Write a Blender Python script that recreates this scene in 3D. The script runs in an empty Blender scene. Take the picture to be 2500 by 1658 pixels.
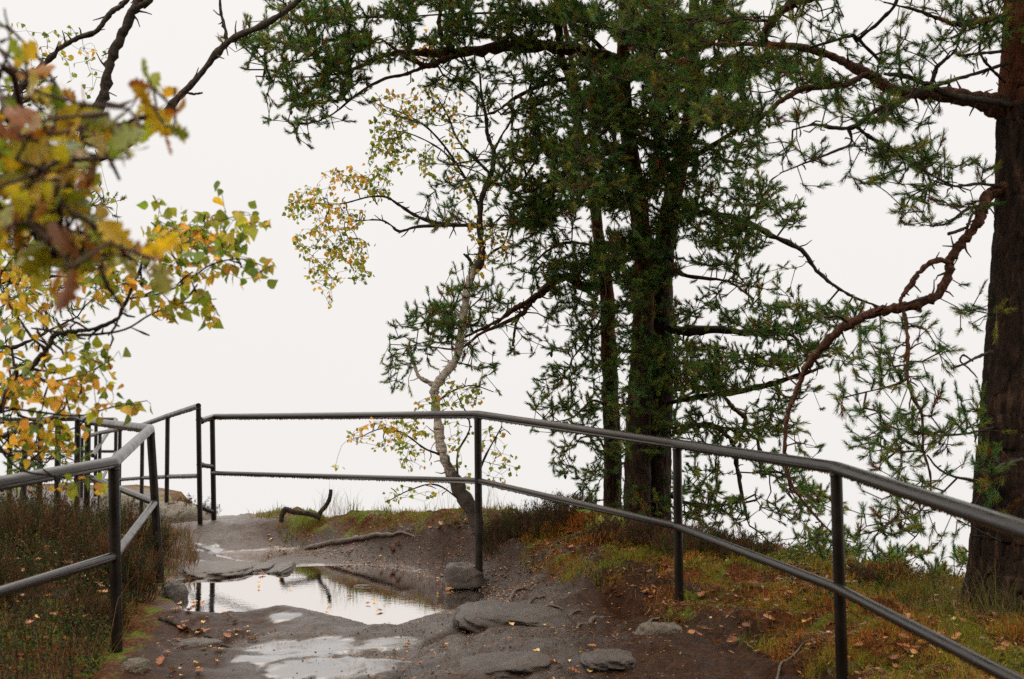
import bpy, math
import numpy as np
from mathutils import Vector, Matrix

RNG = np.random.default_rng(7)
K = 2500.0 / 2364.0
F = 2500 * 50 / 36.0
CX, CY, HOR, CAMZ = 1250.0, 829.0, 984.0, 1.4
TH = math.atan((HOR - CY) / F)
CT, ST = math.cos(TH), math.sin(TH)
COL = bpy.context.scene.collection


# ------------------------------------------------------------------ points seen in the survey
def S(px, py, d):
    """point at forward distance d seen along the direction (px, py)"""
    u, v = (px - CX) / F, (CY - py) / F
    dy = CT - v * ST
    dz = ST + v * CT
    t = d / dy
    return np.array([u * t, d, CAMZ + dz * t])


def D(px, py, d):
    return S(px * K, py * K, d)


def DG(px, py, z):
    """point of height z seen along the direction"""
    u, v = (px * K - CX) / F, (CY - py * K) / F
    dy, dz = CT - v * ST, ST + v * CT
    t = (z - CAMZ) / dz
    return np.array([u * t, dy * t, z])


# ------------------------------------------------------------------ mesh collecting
class MB:
    def __init__(s):
        s.v, s.f, s.c, s.n = [], {}, [], 0

    def add(s, V, Fc, col=None):
        V = np.asarray(V, float).reshape(-1, 3)
        Fc = np.asarray(Fc, int)
        s.f.setdefault(Fc.shape[1], []).append(Fc + s.n)
        s.v.append(V)
        if col is None:
            col = np.ones((len(V), 3))
        col = np.asarray(col, float)
        if col.ndim == 1:
            col = np.tile(col, (len(V), 1))
        s.c.append(col)
        s.n += len(V)

    def tube(s, pts, rad, sides=8, col=None, cap=True, rough=0.0, seed=0, bark=0.0):
        pts = np.asarray(pts, float)
        n = len(pts)
        rad = np.broadcast_to(np.asarray(rad, float), (n,))
        tan = np.gradient(pts, axis=0)
        tan /= np.linalg.norm(tan, axis=1)[:, None] + 1e-12
        up = np.array([0, 0, 1.0]) if abs(tan[0][2]) < 0.9 else np.array([1.0, 0, 0])
        a = np.cross(tan[0], up); a /= np.linalg.norm(a)
        A = np.zeros((n, 3)); A[0] = a
        for i in range(1, n):
            a = A[i - 1] - tan[i] * np.dot(A[i - 1], tan[i])
            A[i] = a / (np.linalg.norm(a) + 1e-12)
        B = np.cross(tan, A)
        th = np.arange(sides) * 2 * math.pi / sides
        R = rad[:, None] * np.ones(sides)
        if rough:
            rg = np.random.default_rng(seed)
            R = R * (1 + rough * rg.standard_normal(R.shape))
        if bark:
            arc = np.concatenate([[0], np.cumsum(np.linalg.norm(np.diff(pts, axis=0), axis=1))])
            r0 = rad.mean()
            U, W = np.meshgrid(np.cos(th) * r0, arc, indexing='xy'); U2, _ = np.meshgrid(np.sin(th) * r0, arc, indexing='xy')
            q = fbm(U * 22 + W * 1.1, W * 4.5 + U2 * 22, seed, 3) + .5 * fbm(U2 * 22 - W * .9 + 9, W * 5 - U * 20, seed + 3, 3)
            plates = np.clip(np.abs(q) / .22, 0, 1) ** .6
            R = R * (1 + bark * (plates - .6) + bark * .35 * fbm(U * 60 + U2 * 40, W * 40, seed + 8, 2) + .03 * fbm(U * 4 + 2, W * 1.5 + U2 * 4, seed + 5, 2))
        V = pts[:, None, :] + R[..., None] * (np.cos(th)[None, :, None] * A[:, None, :] + np.sin(th)[None, :, None] * B[:, None, :])
        V = V.reshape(-1, 3)
        i = np.arange(n - 1)[:, None] * sides
        j = np.arange(sides)[None, :]
        j2 = (j + 1) % sides
        Q = np.stack([i + j, i + j2, i + sides + j2, i + sides + j], -1).reshape(-1, 4)
        s.add(V, Q, col)
        if cap:
            s.add(V[:sides], [list(range(sides))[::-1]], col)
            s.add(V[-sides:], [list(range(sides))], col)

    def build(s, name, mat, parent=None, smooth=True, hascol=True):
        V = np.concatenate(s.v)
        me = bpy.data.meshes.new(name)
        me.vertices.add(len(V))
        me.vertices.foreach_set("co", V.astype(np.float32).ravel())
        loops, starts, tot, p = [], [], [], 0
        for k, L in s.f.items():
            Fc = np.concatenate(L)
            loops.append(Fc.ravel())
            starts.append(p + np.arange(len(Fc)) * k)
            tot.append(np.full(len(Fc), k))
            p += Fc.size
        loops, starts, tot = map(np.concatenate, (loops, starts, tot))
        me.loops.add(len(loops)); me.loops.foreach_set("vertex_index", loops.astype(np.int32))
        me.polygons.add(len(starts)); me.polygons.foreach_set("loop_start", starts.astype(np.int32))
        try:
            me.polygons.foreach_set("loop_total", tot.astype(np.int32))
        except Exception:
            pass
        me.update(calc_edges=True)
        me.validate()
        if smooth:
            me.polygons.foreach_set("use_smooth", np.ones(len(me.polygons), bool))
        if hascol and len(me.vertices) == len(V):
            at = me.color_attributes.new("Col", 'FLOAT_COLOR', 'POINT')
            c = np.ones((len(V), 4), np.float32); c[:, :3] = np.concatenate(s.c)
            at.data.foreach_set("color", c.ravel())
        me.materials.append(mat)
        o = bpy.data.objects.new(name, me)
        COL.objects.link(o)
        if parent is not None:
            o.parent = parent
            o.matrix_parent_inverse = Matrix.Translation(-Vector(parent.location))
        return o


def tag(o, label=None, cat=None, group=None, kind=None):
    if label: o['label'] = label
    if cat: o['category'] = cat
    if group: o['group'] = group
    if kind: o['kind'] = kind
    return o


def empty(name, loc, label, cat, group=None):
    o = bpy.data.objects.new(name, None)
    o.empty_display_size = 0.1
    COL.objects.link(o)
    o.location = Vector([float(c) for c in loc])
    tag(o, label, cat, group)
    return o


# ------------------------------------------------------------------ numeric noise
def vnoise(x, y, seed=0):
    xi, yi = np.floor(x).astype(np.int64), np.floor(y).astype(np.int64)
    fx, fy = x - xi, y - yi
    fx, fy = fx * fx * (3 - 2 * fx), fy * fy * (3 - 2 * fy)

    def h(a, b):
        n = (a * 374761393 + b * 668265263 + seed * 974634777) & 0xffffffff
        n = ((n ^ (n >> 13)) * 1274126177) & 0xffffffff
        return ((n ^ (n >> 16)) & 0xffff) / 32767.5 - 1
    return (h(xi, yi) * (1 - fx) + h(xi + 1, yi) * fx) * (1 - fy) + (h(xi, yi + 1) * (1 - fx) + h(xi + 1, yi + 1) * fx) * fy


def fbm(x, y, seed=0, oct=4):
    s, a, t = 0, 1.0, 0
    for i in range(oct):
        s = s + a * vnoise(x, y, seed + i * 17); t += a
        x, y, a = x * 2.03 + 5.1, y * 2.03 - 3.3, a * 0.5
    return s / t


def polysd(X, Y, poly):
    """signed distance, positive outside"""
    X, Y = np.asarray(X, float), np.asarray(Y, float)
    d = np.full(X.shape, 1e9)
    ins = np.zeros(X.shape, bool)
    n = len(poly)
    for i in range(n):
        ax, ay = poly[i]; bx, by = poly[(i + 1) % n]
        ex, ey = bx - ax, by - ay
        t = np.clip(((X - ax) * ex + (Y - ay) * ey) / (ex * ex + ey * ey + 1e-12), 0, 1)
        d = np.minimum(d, np.hypot(X - ax - t * ex, Y - ay - t * ey))
        c = (ay > Y) != (by > Y)
        if abs(ey) > 1e-12:
            ins ^= c & (X < ex * (Y - ay) / ey + ax)
    return np.where(ins, -d, d)


def sm(t):
    t = np.clip(t, 0, 1)
    return t * t * (3 - 2 * t)


# ------------------------------------------------------------------ terrain
PUD1 = [DG(x, y, 0)[:2] for x, y in [(372, 1345), (400, 1338), (470, 1334), (540, 1328), (600, 1322), (650, 1312), (700, 1307), (760, 1304), (830, 1303),
        (900, 1309), (960, 1320), (1020, 1340), (1090, 1358), (1135, 1374), (1060, 1402), (1000, 1416), (960, 1428), (905, 1446), (868, 1452),
        (835, 1436), (770, 1420), (700, 1404), (650, 1398), (590, 1408), (520, 1420), (470, 1418), (425, 1408), (405, 1392)]]
PUD2 = [DG(x, y, 0)[:2] for x, y in [(492, 1284), (520, 1274), (580, 1270), (640, 1268), (672, 1270), (682, 1278), (640, 1286), (614, 1293), (592, 1305),
        (570, 1303), (545, 1293), (515, 1286)]]
EDGE = [(-14, 30), (-6.4, 27), (-5.6, 23), (-4.7, 19.6), (-3.7, 17.6), (-3.0, 16.7), (-2.5, 16.2), (-2.3, 14.9), (-1.9, 13.8), (-1.3, 13.3), (-.6, 12.8),
        (-.2, 12.6), (.15, 12.0), (.6, 11.5), (1.0, 11.0), (1.5, 10.6), (1.95, 9.9), (2.6, 9.4), (3.3, 9.2), (4.5, 9.0), (6, 8.6), (12, 8)]
LAND = EDGE + [(20, -30), (-20, -30), (-20, 30)]
CTRL = [D(*p) for p in [(490, 1205, 15.2), (560, 1192, 16.0), (400, 1226, 15.6), (345, 1234, 15.5), (612, 1203, 14.2), (700, 1200, 13.5), (770, 1205, 13.3),
        (850, 1208, 13.1), (930, 1200, 12.8), (1030, 1190, 12.5), (1100, 1200, 12.2), (1150, 1217, 11.9), (1250, 1222, 11.6), (1330, 1228, 11.3),
        (1480, 1250, 10.8), (1640, 1268, 10.2), (1850, 1318, 9.5), (2100, 1368, 9.0), (2300, 1398, 8.8), (1103, 1290, 10.85), (1250, 1290, 10.6),
        (1300, 1350, 9.9), (1400, 1400, 9.3), (1563, 1432, 8.9), (1680, 1400, 8.9), (1800, 1400, 8.6), (1750, 1500, 7.7), (2000, 1450, 7.7), (2200, 1500, 7.2),
        (2300, 1568, 6.7), (1930, 1600, 6.6), (2330, 1420, 8.2), (0, 1215, 12), (100, 1330, 10), (0, 1490, 8.2), (150, 1540, 8), (262, 1530, 8), (250, 1270, 11.5),
        (366, 1335, 10.5), (205, 1215, 14.2), (980, 1245, 12.2), (820, 1245, 12.8), (700, 1245, 13.4), (1180, 1330, 10.4)]]
CTRL += [DG(x, y, z) for x, y, z in [(620, 1255, .05), (700, 1278, .03), (870, 1292, .03), (1000, 1312, .03), (470, 1312, .06), (540, 1245, .06), (450, 1250, .07),
        (420, 1290, .04), (560, 1312, .05), (640, 1425, .07), (760, 1445, .05), (560, 1440, .05), (450, 1450, .02), (420, 1520, .03), (560, 1520, .035), (700, 1500, .02),
        (750, 1540, .025), (900, 1500, .05), (1000, 1450, .06), (1100, 1400, .07), (1200, 1440, .09), (1250, 1500, .08), (1100, 1540, .07), (900, 1560, .04),
        (1350, 1500, .06), (1480, 1500, .05), (1400, 1560, .05), (1550, 1550, .05)]]
CTRL += [np.array(p, float) for p in [(0, 5, 0), (-1.5, 5, -.02), (1.4, 5, .02), (0, 2, -.08), (0, -2, -.15), (-3, 4, .0), (3.5, 4, .1), (0, -10, -.2), (-12, 0, 0), (12, 0, .3),
        (-12, 10, .3), (8, 5, .2), (6, 8, .1), (-4.6, 17, -.05), (-5.6, 20, -.25), (-7.5, 22, -.25), (-9, 25, -.1), (-12, 22, .0), (-9, 17, .1), (-7, 13, .4), (-5.2, 15.5, .12),
        (-3.9, 18.8, .0), (-5, 22, -.3), (0, -30, -.3), (-20, 30, 0)]]
CTRL = np.array(CTRL)


def tps_fit(P):
    n = len(P)
    r = np.hypot(P[:, None, 0] - P[None, :, 0], P[:, None, 1] - P[None, :, 1])
    Kk = r                                     # linear radial basis: no overshoot
    A = np.zeros((n + 3, n + 3))
    A[:n, :n] = Kk - 0.06 * np.eye(n)
    A[:n, n] = 1; A[:n, n + 1:] = P[:, :2]; A[n, :n] = 1; A[n + 1:, :n] = P[:, :2].T
    return np.linalg.solve(A, np.concatenate([P[:, 2], [0, 0, 0]]))


TW = tps_fit(CTRL)


def base_h(X, Y):
    r = TW[len(CTRL)] + TW[len(CTRL) + 1] * X + TW[len(CTRL) + 2] * Y
    for w, p in zip(TW, CTRL):
        r = r + w * np.sqrt((X - p[0]) ** 2 + (Y - p[1]) ** 2 + 0.01)
    return r


PATH = [(-1.9, -8), (-1.9, 6), (-1.85, 7.2), (-2.05, 8.4), (-2.35, 10.3), (-2.75, 12), (-3.3, 14), (-4.4, 16.5), (-6, 19), (-8.5, 21.5), (-8.5, 25), (-6.5, 25.5),
        (-5.5, 22), (-4.4, 18.9), (-3.5, 17.2), (-2.9, 16.9), (-2.5, 16.4), (-2.65, 15.2), (-2.4, 14.2), (-1.7, 13.2), (-.9, 12.6), (-.35, 12.0), (-.1, 11.2), (.1, 10.5),
        (.45, 9.6), (.85, 8.9), (1.12, 8.3), (1.28, 7.6), (1.42, 7), (1.5, 6), (1.5, -8)]


FILM = [(655, 1444, 44, 9), (700, 1504, 150, 22), (760, 1548, 180, 26), (600, 1530, 90, 12), (440, 1300, 50, 10), (455, 1268, 60, 8), (900, 1500, 90, 14)]


def film_at(X, Y):
    film = np.zeros_like(X)
    wob = .55 * fbm(X * 5, Y * 3, 19) + .6 * fbm(X * 16, Y * 9, 29, 3)
    for (cx, cy, rx, ry) in FILM:
        p = DG(cx, cy, .03); q = DG(cx + rx, cy, .03); r1 = DG(cx, cy - ry, .03)
        rr = ((X - p[0]) / (q[0] - p[0])) ** 2 + ((Y - p[1]) / (r1[1] - p[1])) ** 2 + wob
        film = np.maximum(film, sm((1.3 - rr) / 1.0))
    return film


def height(X, Y, fine=True):
    X, Y = np.asarray(X, float), np.asarray(Y, float)
    b = base_h(X, Y)
    s1_, s2_ = polysd(X, Y, PUD1), polysd(X, Y, PUD2)
    sd = np.minimum(s1_, s2_)
    low = 1 - .7 * sm((1.6 - s1_ - s2_) / .6)
    sd = sd + 0.035 * fbm(X * 5, Y * 3, 3)
    s = sm(sd / 0.5)
    nz = 0.03 * fbm(X * 1.7, Y * 1.3, 11) + 0.028 * fbm(X * 6, Y * 4, 23) * (1 if fine else 0)
    if fine:
        nz = nz + 0.010 * fbm(X * 20, Y * 14, 31, 3)
        rid = 1 - np.abs(fbm(X * 3 + Y * .8, Y * 2.0, 41, 3))
        nz = nz + 0.028 * (rid - .8)
        nz = nz - .03 * sm((.10 - np.abs(fbm(X * 1.9 + 3, Y * 1.2, 47, 3))) / .10) * sm((fbm(X * .9, Y * .7, 48, 2) + .05) / .2)
        nz = nz * (1 - .88 * film_at(X, Y))
        bank = sm(polysd(X, Y, PATH) / .3)
        pe = polysd(X, Y, PATH) + .10 * fbm(X * 3.5, Y * 3.5, 63, 3)
        nz = nz + bank * (0.06 * fbm(X * 4, Y * 4, 57, 3) + 0.02 * fbm(X * 15, Y * 15, 77, 2))
        nz = nz + sm((pe + .02) / .14) * sm((X - .1) / .5) * (Y > 3) * (1 - .85 * sm((pe - .35) / .9)) * (.095 + .06 * fbm(X * 2, Y * 2, 64, 2))
        nz = nz + sm((X + .1) / .6) * sm((11 - Y) / .8) * (1 - bank) * (.018 * (1 - np.abs(fbm(X * 5 + Y * 2, Y * 3 - X * 2, 83, 2)) * 2.5))
        nz = nz + (1 - bank) * .018 * np.maximum(0, fbm(X * 2.2 + 8, Y * 1.6, 97, 2) + .1)
    out = (0.004 + np.maximum(b, 0.006) + nz) * s * low + 0.014 * np.clip(sd / .08, 0, 1)
    out = np.where((Y < 7) & (sd > 1), b + nz, np.maximum(out, 0.012 * np.clip(sd / .08, 0, 1)))
    neg = (X < -3.4) & (Y > 14.5)
    out = np.where(neg, b + nz, out)
    ins = -0.004 - 0.05 * np.clip(-sd / .25, 0, 1) + 0.3 * nz
    h = np.where(sd > 0, out, np.minimum(ins, -0.003))
    e = polysd(X, Y, LAND) + 0.12 * fbm(X * 1.5, Y * 1.5, 91)
    e = np.maximum(e, 0)
    drop = (np.sqrt(e * e + .04) - .2) * 1.5 * (1 + .25 * fbm(X * .3, Y * .3, 5))
    rise = np.maximum(-5.0 - Y - .12 * np.abs(X), 0)  # unseen slope added behind the viewpoint, blocks light from the back
    h = h + np.minimum(.9 * rise, 9 + .1 * rise) * (1 + .2 * fbm(X * .3, Y * .3, 15))
    return np.maximum(h - drop, -45 + fbm(X * .02, Y * .02, 8) * 6)


def gh(x, y):
    return float(height(np.array([x]), np.array([y]))[0])


# ------------------------------------------------------------------ materials
def mat(name):
    m = bpy.data.materials.new(name); m.use_nodes = True
    m.node_tree.nodes.clear()
    return m, m.node_tree.nodes, m.node_tree.links


def N(ns, t, **kw):
    n = ns.new(t)
    for k, v in kw.items():
        if k in n.inputs.keys():
            n.inputs[k].default_value = v
        else:
            setattr(n, k, v)
    return n


def ramp(ns, pts):
    r = ns.new('ShaderNodeValToRGB')
    e = r.color_ramp.elements
    while len(e) < len(pts): e.new(0.5)
    for el, (p, c) in zip(e, pts):
        el.position = p; el.color = (*c, 1)
    return r


def coords(ns, ls, scale=(1, 1, 1)):
    t = ns.new('ShaderNodeTexCoord'); mp = ns.new('ShaderNodeMapping')
    mp.inputs['Scale'].default_value = scale
    ls.new(t.outputs['Object'], mp.inputs['Vector'])
    return mp.outputs['Vector']


def noise_n(ns, ls, vec, scale, detail=6, rough=.6, dist=0):
    n = N(ns, 'ShaderNodeTexNoise', Scale=scale, Detail=detail, Roughness=rough, Distortion=dist)
    ls.new(vec, n.inputs['Vector'])
    return n.outputs['Fac']


def bump(ns, ls, h, strength, dist, prev=None):
    b = N(ns, 'ShaderNodeBump', Strength=strength, Distance=dist)
    ls.new(h, b.inputs['Height'])
    if prev is not None: ls.new(prev, b.inputs['Normal'])
    return b.outputs['Normal']


def mixc(ns, ls, fac, a, b, mode='MIX'):
    m = ns.new('ShaderNodeMix'); m.data_type = 'RGBA'; m.blend_type = mode
    for sock, v in ((m.inputs[0], fac), (m.inputs[6], a), (m.inputs[7], b)):
        if hasattr(v, 'links') or isinstance(v, bpy.types.NodeSocket): ls.new(v, sock)
        else: sock.default_value = v if isinstance(v, (int, float)) else (*v, 1)
    return m.outputs[2]


def out(ns, ls, sh):
    o = ns.new('ShaderNodeOutputMaterial'); ls.new(sh, o.inputs['Surface'])


def math_n(ns, ls, op, a, b=0.0, clamp=False):
    m = ns.new('ShaderNodeMath'); m.operation = op; m.use_clamp = clamp
    for sock, v in ((m.inputs[0], a), (m.inputs[1], b)):
        if isinstance(v, (int, float)): sock.default_value = v
        else: ls.new(v, sock)
    return m.outputs[0]


def ground_mat():
    # attribute Col: R = vegetated bank, G = needle and leaf litter, B = wet film
    m, ns, ls = mat('ground')
    at = N(ns, 'ShaderNodeAttribute', attribute_name='Col')
    sp = ns.new('ShaderNodeSeparateColor'); ls.new(at.outputs['Color'], sp.inputs[0])
    v = coords(ns, ls)
    n1 = noise_n(ns, ls, v, 1.6, 8, .65)
    n2 = noise_n(ns, ls, v, 9, 8, .7)
    n3 = noise_n(ns, ls, v, 60, 4, .7)
    n4 = noise_n(ns, ls, v, 3.5, 6, .6, .6)
    mud = ramp(ns, [(0.3, (.003, .0012, .0007)), (.5, (.008, .0036, .0021)), (.72, (.025, .0128, .008))]); ls.new(n2, mud.inputs[0])
    rock = ramp(ns, [(0.3, (.008, .0048, .0033)), (.55, (.022, .0135, .0098)), (.8, (.052, .035, .027))]); ls.new(n2, rock.inputs[0])
    rk = ramp(ns, [(.42, (0, 0, 0)), (.55, (1, 1, 1))]); ls.new(math_n(ns, ls, 'SUBTRACT', math_n(ns, ls, 'ADD', n1, math_n(ns, ls, 'MULTIPLY', sp.outputs[2], .25)), math_n(ns, ls, 'MULTIPLY', sp.outputs[1], .22)), rk.inputs[0])
    path = mixc(ns, ls, rk.outputs[0], mud.outputs[0], rock.outputs[0])
    grit = ramp(ns, [(.62, (0, 0, 0)), (.72, (1, 1, 1))]); ls.new(n3, grit.inputs[0])
    path = mixc(ns, ls, math_n(ns, ls, 'MULTIPLY', grit.outputs[0], .12), path, (.055, .032, .02))
    rust = ramp(ns, [(0.3, (.010, .005, .003)), (.5, (.045, .018, .006)), (.64, (.14, .048, .013)), (.8, (.28, .11, .032))])
    ls.new(noise_n(ns, ls, v, 38, 6, .8), rust.inputs[0])
    moss = ramp(ns, [(0.3, (.02, .03, .004)), (.55, (.075, .095, .010)), (.8, (.16, .17, .02))]); ls.new(n3, moss.inputs[0])
    mf = ramp(ns, [(.5, (0, 0, 0)), (.6, (1, 1, 1))]); ls.new(n4, mf.inputs[0])
    bank = mixc(ns, ls, mf.outputs[0], rust.outputs[0], moss.outputs[0])
    bf = math_n(ns, ls, 'ADD', sp.outputs[0], math_n(ns, ls, 'MULTIPLY', math_n(ns, ls, 'SUBTRACT', n2, .5), .9), True)
    bfr = ramp(ns, [(.4, (0, 0, 0)), (.6, (1, 1, 1))]); ls.new(bf, bfr.inputs[0])
    lt = math_n(ns, ls, 'MULTIPLY', sp.outputs[1], math_n(ns, ls, 'MULTIPLY', n2, .7), True)
    c = mixc(ns, ls, lt, path, rust.outputs[0])
    c = mixc(ns, ls, bfr.outputs[0], c, bank)
    p = N(ns, 'ShaderNodeBsdfPrincipled')
    ls.new(c, p.inputs['Base Color'])
    # roughness: wet everywhere, a thin film of water in B
    rr = ramp(ns, [(.35, (.16,) * 3), (.65, (.5,) * 3)]); ls.new(n2, rr.inputs[0])
    wr = ramp(ns, [(.36, (0, 0, 0)), (.80, (1, 1, 1))])
    ls.new(math_n(ns, ls, 'ADD', sp.outputs[2], math_n(ns, ls, 'MULTIPLY', math_n(ns, ls, 'SUBTRACT', n2, .5), 1.3)), wr.inputs[0])
    wet = math_n(ns, ls, 'MULTIPLY', wr.outputs[0], math_n(ns, ls, 'GREATER_THAN', sp.outputs[2], .02))
    r1 = mixc(ns, ls, wet, rr.outputs[0], (.035, .035, .035))
    r2 = mixc(ns, ls, sp.outputs[0], r1, (.75, .75, .75))
    ls.new(r2, p.inputs['Roughness'])
    spc = math_n(ns, ls, 'SUBTRACT', .42, math_n(ns, ls, 'MAXIMUM', math_n(ns, ls, 'MULTIPLY', sp.outputs[0], .38), math_n(ns, ls, 'MULTIPLY', sp.outputs[1], .36)))
    ls.new(spc, p.inputs['Specular IOR Level']); p.inputs['Specular Tint'].default_value = (1, .84, .73, 1)
    ls.new(math_n(ns, ls, 'MULTIPLY', math_n(ns, ls, 'POWER', wet, 1.6), .85), p.inputs['Coat Weight']); p.inputs['Coat IOR'].default_value = 1.62; p.inputs['Coat Roughness'].default_value = .13
    inv = math_n(ns, ls, 'SUBTRACT', 1.0, math_n(ns, ls, 'MULTIPLY', wet, .9))
    b = N(ns, 'ShaderNodeBump', Distance=.022)
    ls.new(inv, b.inputs['Strength']); ls.new(n2, b.inputs['Height'])
    b2 = N(ns, 'ShaderNodeBump', Distance=.006)
    ls.new(inv, b2.inputs['Strength']); ls.new(n3, b2.inputs['Height']); ls.new(b.outputs[0], b2.inputs['Normal'])
    ls.new(b2.outputs[0], p.inputs['Normal'])
    out(ns, ls, p.outputs[0])
    return m


def rock_mat(name, a, b_, moss=0.0):
    m, ns, ls = mat(name)
    v = coords(ns, ls)
    n1 = noise_n(ns, ls, v, 7, 9, .7); n2 = noise_n(ns, ls, v, 70, 4, .7)
    r = ramp(ns, [(.3, a), (.7, b_)]); ls.new(n1, r.inputs[0])
    c = mixc(ns, ls, .5, r.outputs[0], mixc(ns, ls, n2, (.3, .3, .3), (1.3, 1.25, 1.2)), 'MULTIPLY')
    if moss:
        g = ns.new('ShaderNodeNewGeometry'); sx = ns.new('ShaderNodeSeparateXYZ'); ls.new(g.outputs['Normal'], sx.inputs[0])
        f = math_n(ns, ls, 'MULTIPLY', math_n(ns, ls, 'MULTIPLY', sx.outputs[2], moss, True), math_n(ns, ls, 'GREATER_THAN', n1, .5))
        c = mixc(ns, ls, f, c, (.045, .05, .02))
    p = N(ns, 'ShaderNodeBsdfPrincipled', Roughness=.42)
    ls.new(c, p.inputs['Base Color'])
    nn = bump(ns, ls, n1, .9, .04); nn = bump(ns, ls, n2, .9, .008, nn)
    ls.new(nn, p.inputs['Normal'])
    out(ns, ls, p.outputs[0]); return m


def water_mat():
    m, ns, ls = mat('puddle_water')
    v = coords(ns, ls)
    n1 = noise_n(ns, ls, v, 2.5, 3, .5)
    nb = bump(ns, ls, noise_n(ns, ls, v, 14, 4, .6), .05, .01); nb = bump(ns, ls, n1, .04, .01, nb)
    fr = N(ns, 'ShaderNodeFresnel', IOR=3.0); ls.new(nb, fr.inputs['Normal'])
    df = N(ns, 'ShaderNodeBsdfDiffuse'); df.inputs['Color'].default_value = (.03, .02, .013, 1)
    gl = N(ns, 'ShaderNodeBsdfGlossy', Roughness=.012); gl.inputs['Color'].default_value = (.90, .86, .84, 1); ls.new(nb, gl.inputs['Normal'])
    mx = ns.new('ShaderNodeMixShader'); ls.new(fr.outputs[0], mx.inputs[0]); ls.new(df.outputs[0], mx.inputs[1]); ls.new(gl.outputs[0], mx.inputs[2])
    out(ns, ls, mx.outputs[0]); return m


def metal_mat():
    m, ns, ls = mat('wet_dark_steel_paint')
    v = coords(ns, ls)
    n1 = noise_n(ns, ls, v, 230, 3, .6); n2 = noise_n(ns, ls, v, 6, 5, .6)
    vo = N(ns, 'ShaderNodeTexVoronoi', Scale=160); ls.new(v, vo.inputs['Vector'])
    c = ramp(ns, [(.35, (.006, .005, .0045)), (.7, (.016, .0125, .011))]); ls.new(n2, c.inputs[0])
    p = N(ns, 'ShaderNodeBsdfPrincipled', Roughness=.3); p.inputs['Specular IOR Level'].default_value = .38; p.inputs['Specular Tint'].default_value = (1, .92, .86, 1)
    rs = ramp(ns, [(.64, (0, 0, 0)), (.7, (1, 1, 1))]); ls.new(noise_n(ns, ls, v, 17, 6, .75), rs.inputs[0])
    ls.new(mixc(ns, ls, math_n(ns, ls, 'MULTIPLY', rs.outputs[0], .7), c.outputs[0], (.055, .026, .014)), p.inputs['Base Color'])
    rr = ramp(ns, [(.3, (.2,) * 3), (.7, (.4,) * 3)]); ls.new(n2, rr.inputs[0]); ls.new(rr.outputs[0], p.inputs['Roughness'])
    b = bump(ns, ls, vo.outputs['Distance'], .12, .002); b = bump(ns, ls, n1, .2, .001, b)
    ls.new(b, p.inputs['Normal'])
    out(ns, ls, p.outputs[0]); return m


def bark_mat(name, pts, scale=(6, 6, 1.2), red=None, redh=(2, 5), bumpd=.06, rough=.8):
    m, ns, ls = mat(name)
    v = coords(ns, ls, scale)
    n1 = noise_n(ns, ls, v, 2.6, 8, .7, .5)
    n2 = noise_n(ns, ls, coords(ns, ls, (1, 1, .6)), 3, 5, .6)
    r = ramp(ns, pts); ls.new(n1, r.inputs[0])
    c = r.outputs[0]
    if red:
        g = ns.new('ShaderNodeNewGeometry'); sx = ns.new('ShaderNodeSeparateXYZ'); ls.new(g.outputs['Position'], sx.inputs[0])
        mr = ns.new('ShaderNodeMapRange'); mr.inputs[1].default_value = redh[0]; mr.inputs[2].default_value = redh[1]
        ls.new(sx.outputs[2], mr.inputs[0])
        pr = ramp(ns, [(.4, (0, 0, 0)), (.6, (1, 1, 1))]); ls.new(math_n(ns, ls, 'ADD', n2, math_n(ns, ls, 'SUBTRACT', mr.outputs[0], .5)), pr.inputs[0])
        rc = mixc(ns, ls, n1, (red[0] * .35, red[1] * .35, red[2] * .35), red)
        c = mixc(ns, ls, pr.outputs[0], c, rc)
    p = N(ns, 'ShaderNodeBsdfPrincipled', Roughness=rough)
    p.inputs['Specular IOR Level'].default_value = .25
    ls.new(c, p.inputs['Base Color'])
    ls.new(bump(ns, ls, n1, .8, bumpd), p.inputs['Normal'])
    out(ns, ls, p.outputs[0]); return m


def birch_mat():
    m, ns, ls = mat('birch_bark')
    v = coords(ns, ls, (3, 3, 16))
    n1 = noise_n(ns, ls, v, 2.2, 6, .7); n2 = noise_n(ns, ls, coords(ns, ls), 5, 6, .65)
    r = ramp(ns, [(.36, (.04, .03, .025)), (.46, (.34, .29, .245)), (.7, (.60, .53, .46))]); ls.new(n1, r.inputs[0])
    g = ns.new('ShaderNodeNewGeometry'); sx = ns.new('ShaderNodeSeparateXYZ'); ls.new(g.outputs['Position'], sx.inputs[0])
    lo = ns.new('ShaderNodeMapRange'); lo.inputs[1].default_value = 1.3; lo.inputs[2].default_value = .35; ls.new(sx.outputs[2], lo.inputs[0])
    hi = ns.new('ShaderNodeMapRange'); hi.inputs[1].default_value = 2.35; hi.inputs[2].default_value = 2.7; ls.new(sx.outputs[2], hi.inputs[0])
    f = math_n(ns, ls, 'MAXIMUM', lo.outputs[0], hi.outputs[0])
    pr = ramp(ns, [(.45, (0, 0, 0)), (.6, (1, 1, 1))]); ls.new(math_n(ns, ls, 'ADD', n2, math_n(ns, ls, 'SUBTRACT', f, .45)), pr.inputs[0])
    c = mixc(ns, ls, pr.outputs[0], r.outputs[0], (.028, .018, .012))
    p = N(ns, 'ShaderNodeBsdfPrincipled', Roughness=.7); ls.new(c, p.inputs['Base Color'])
    ls.new(bump(ns, ls, n1, .5, .008), p.inputs['Normal'])
    out(ns, ls, p.outputs[0]); return m


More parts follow.
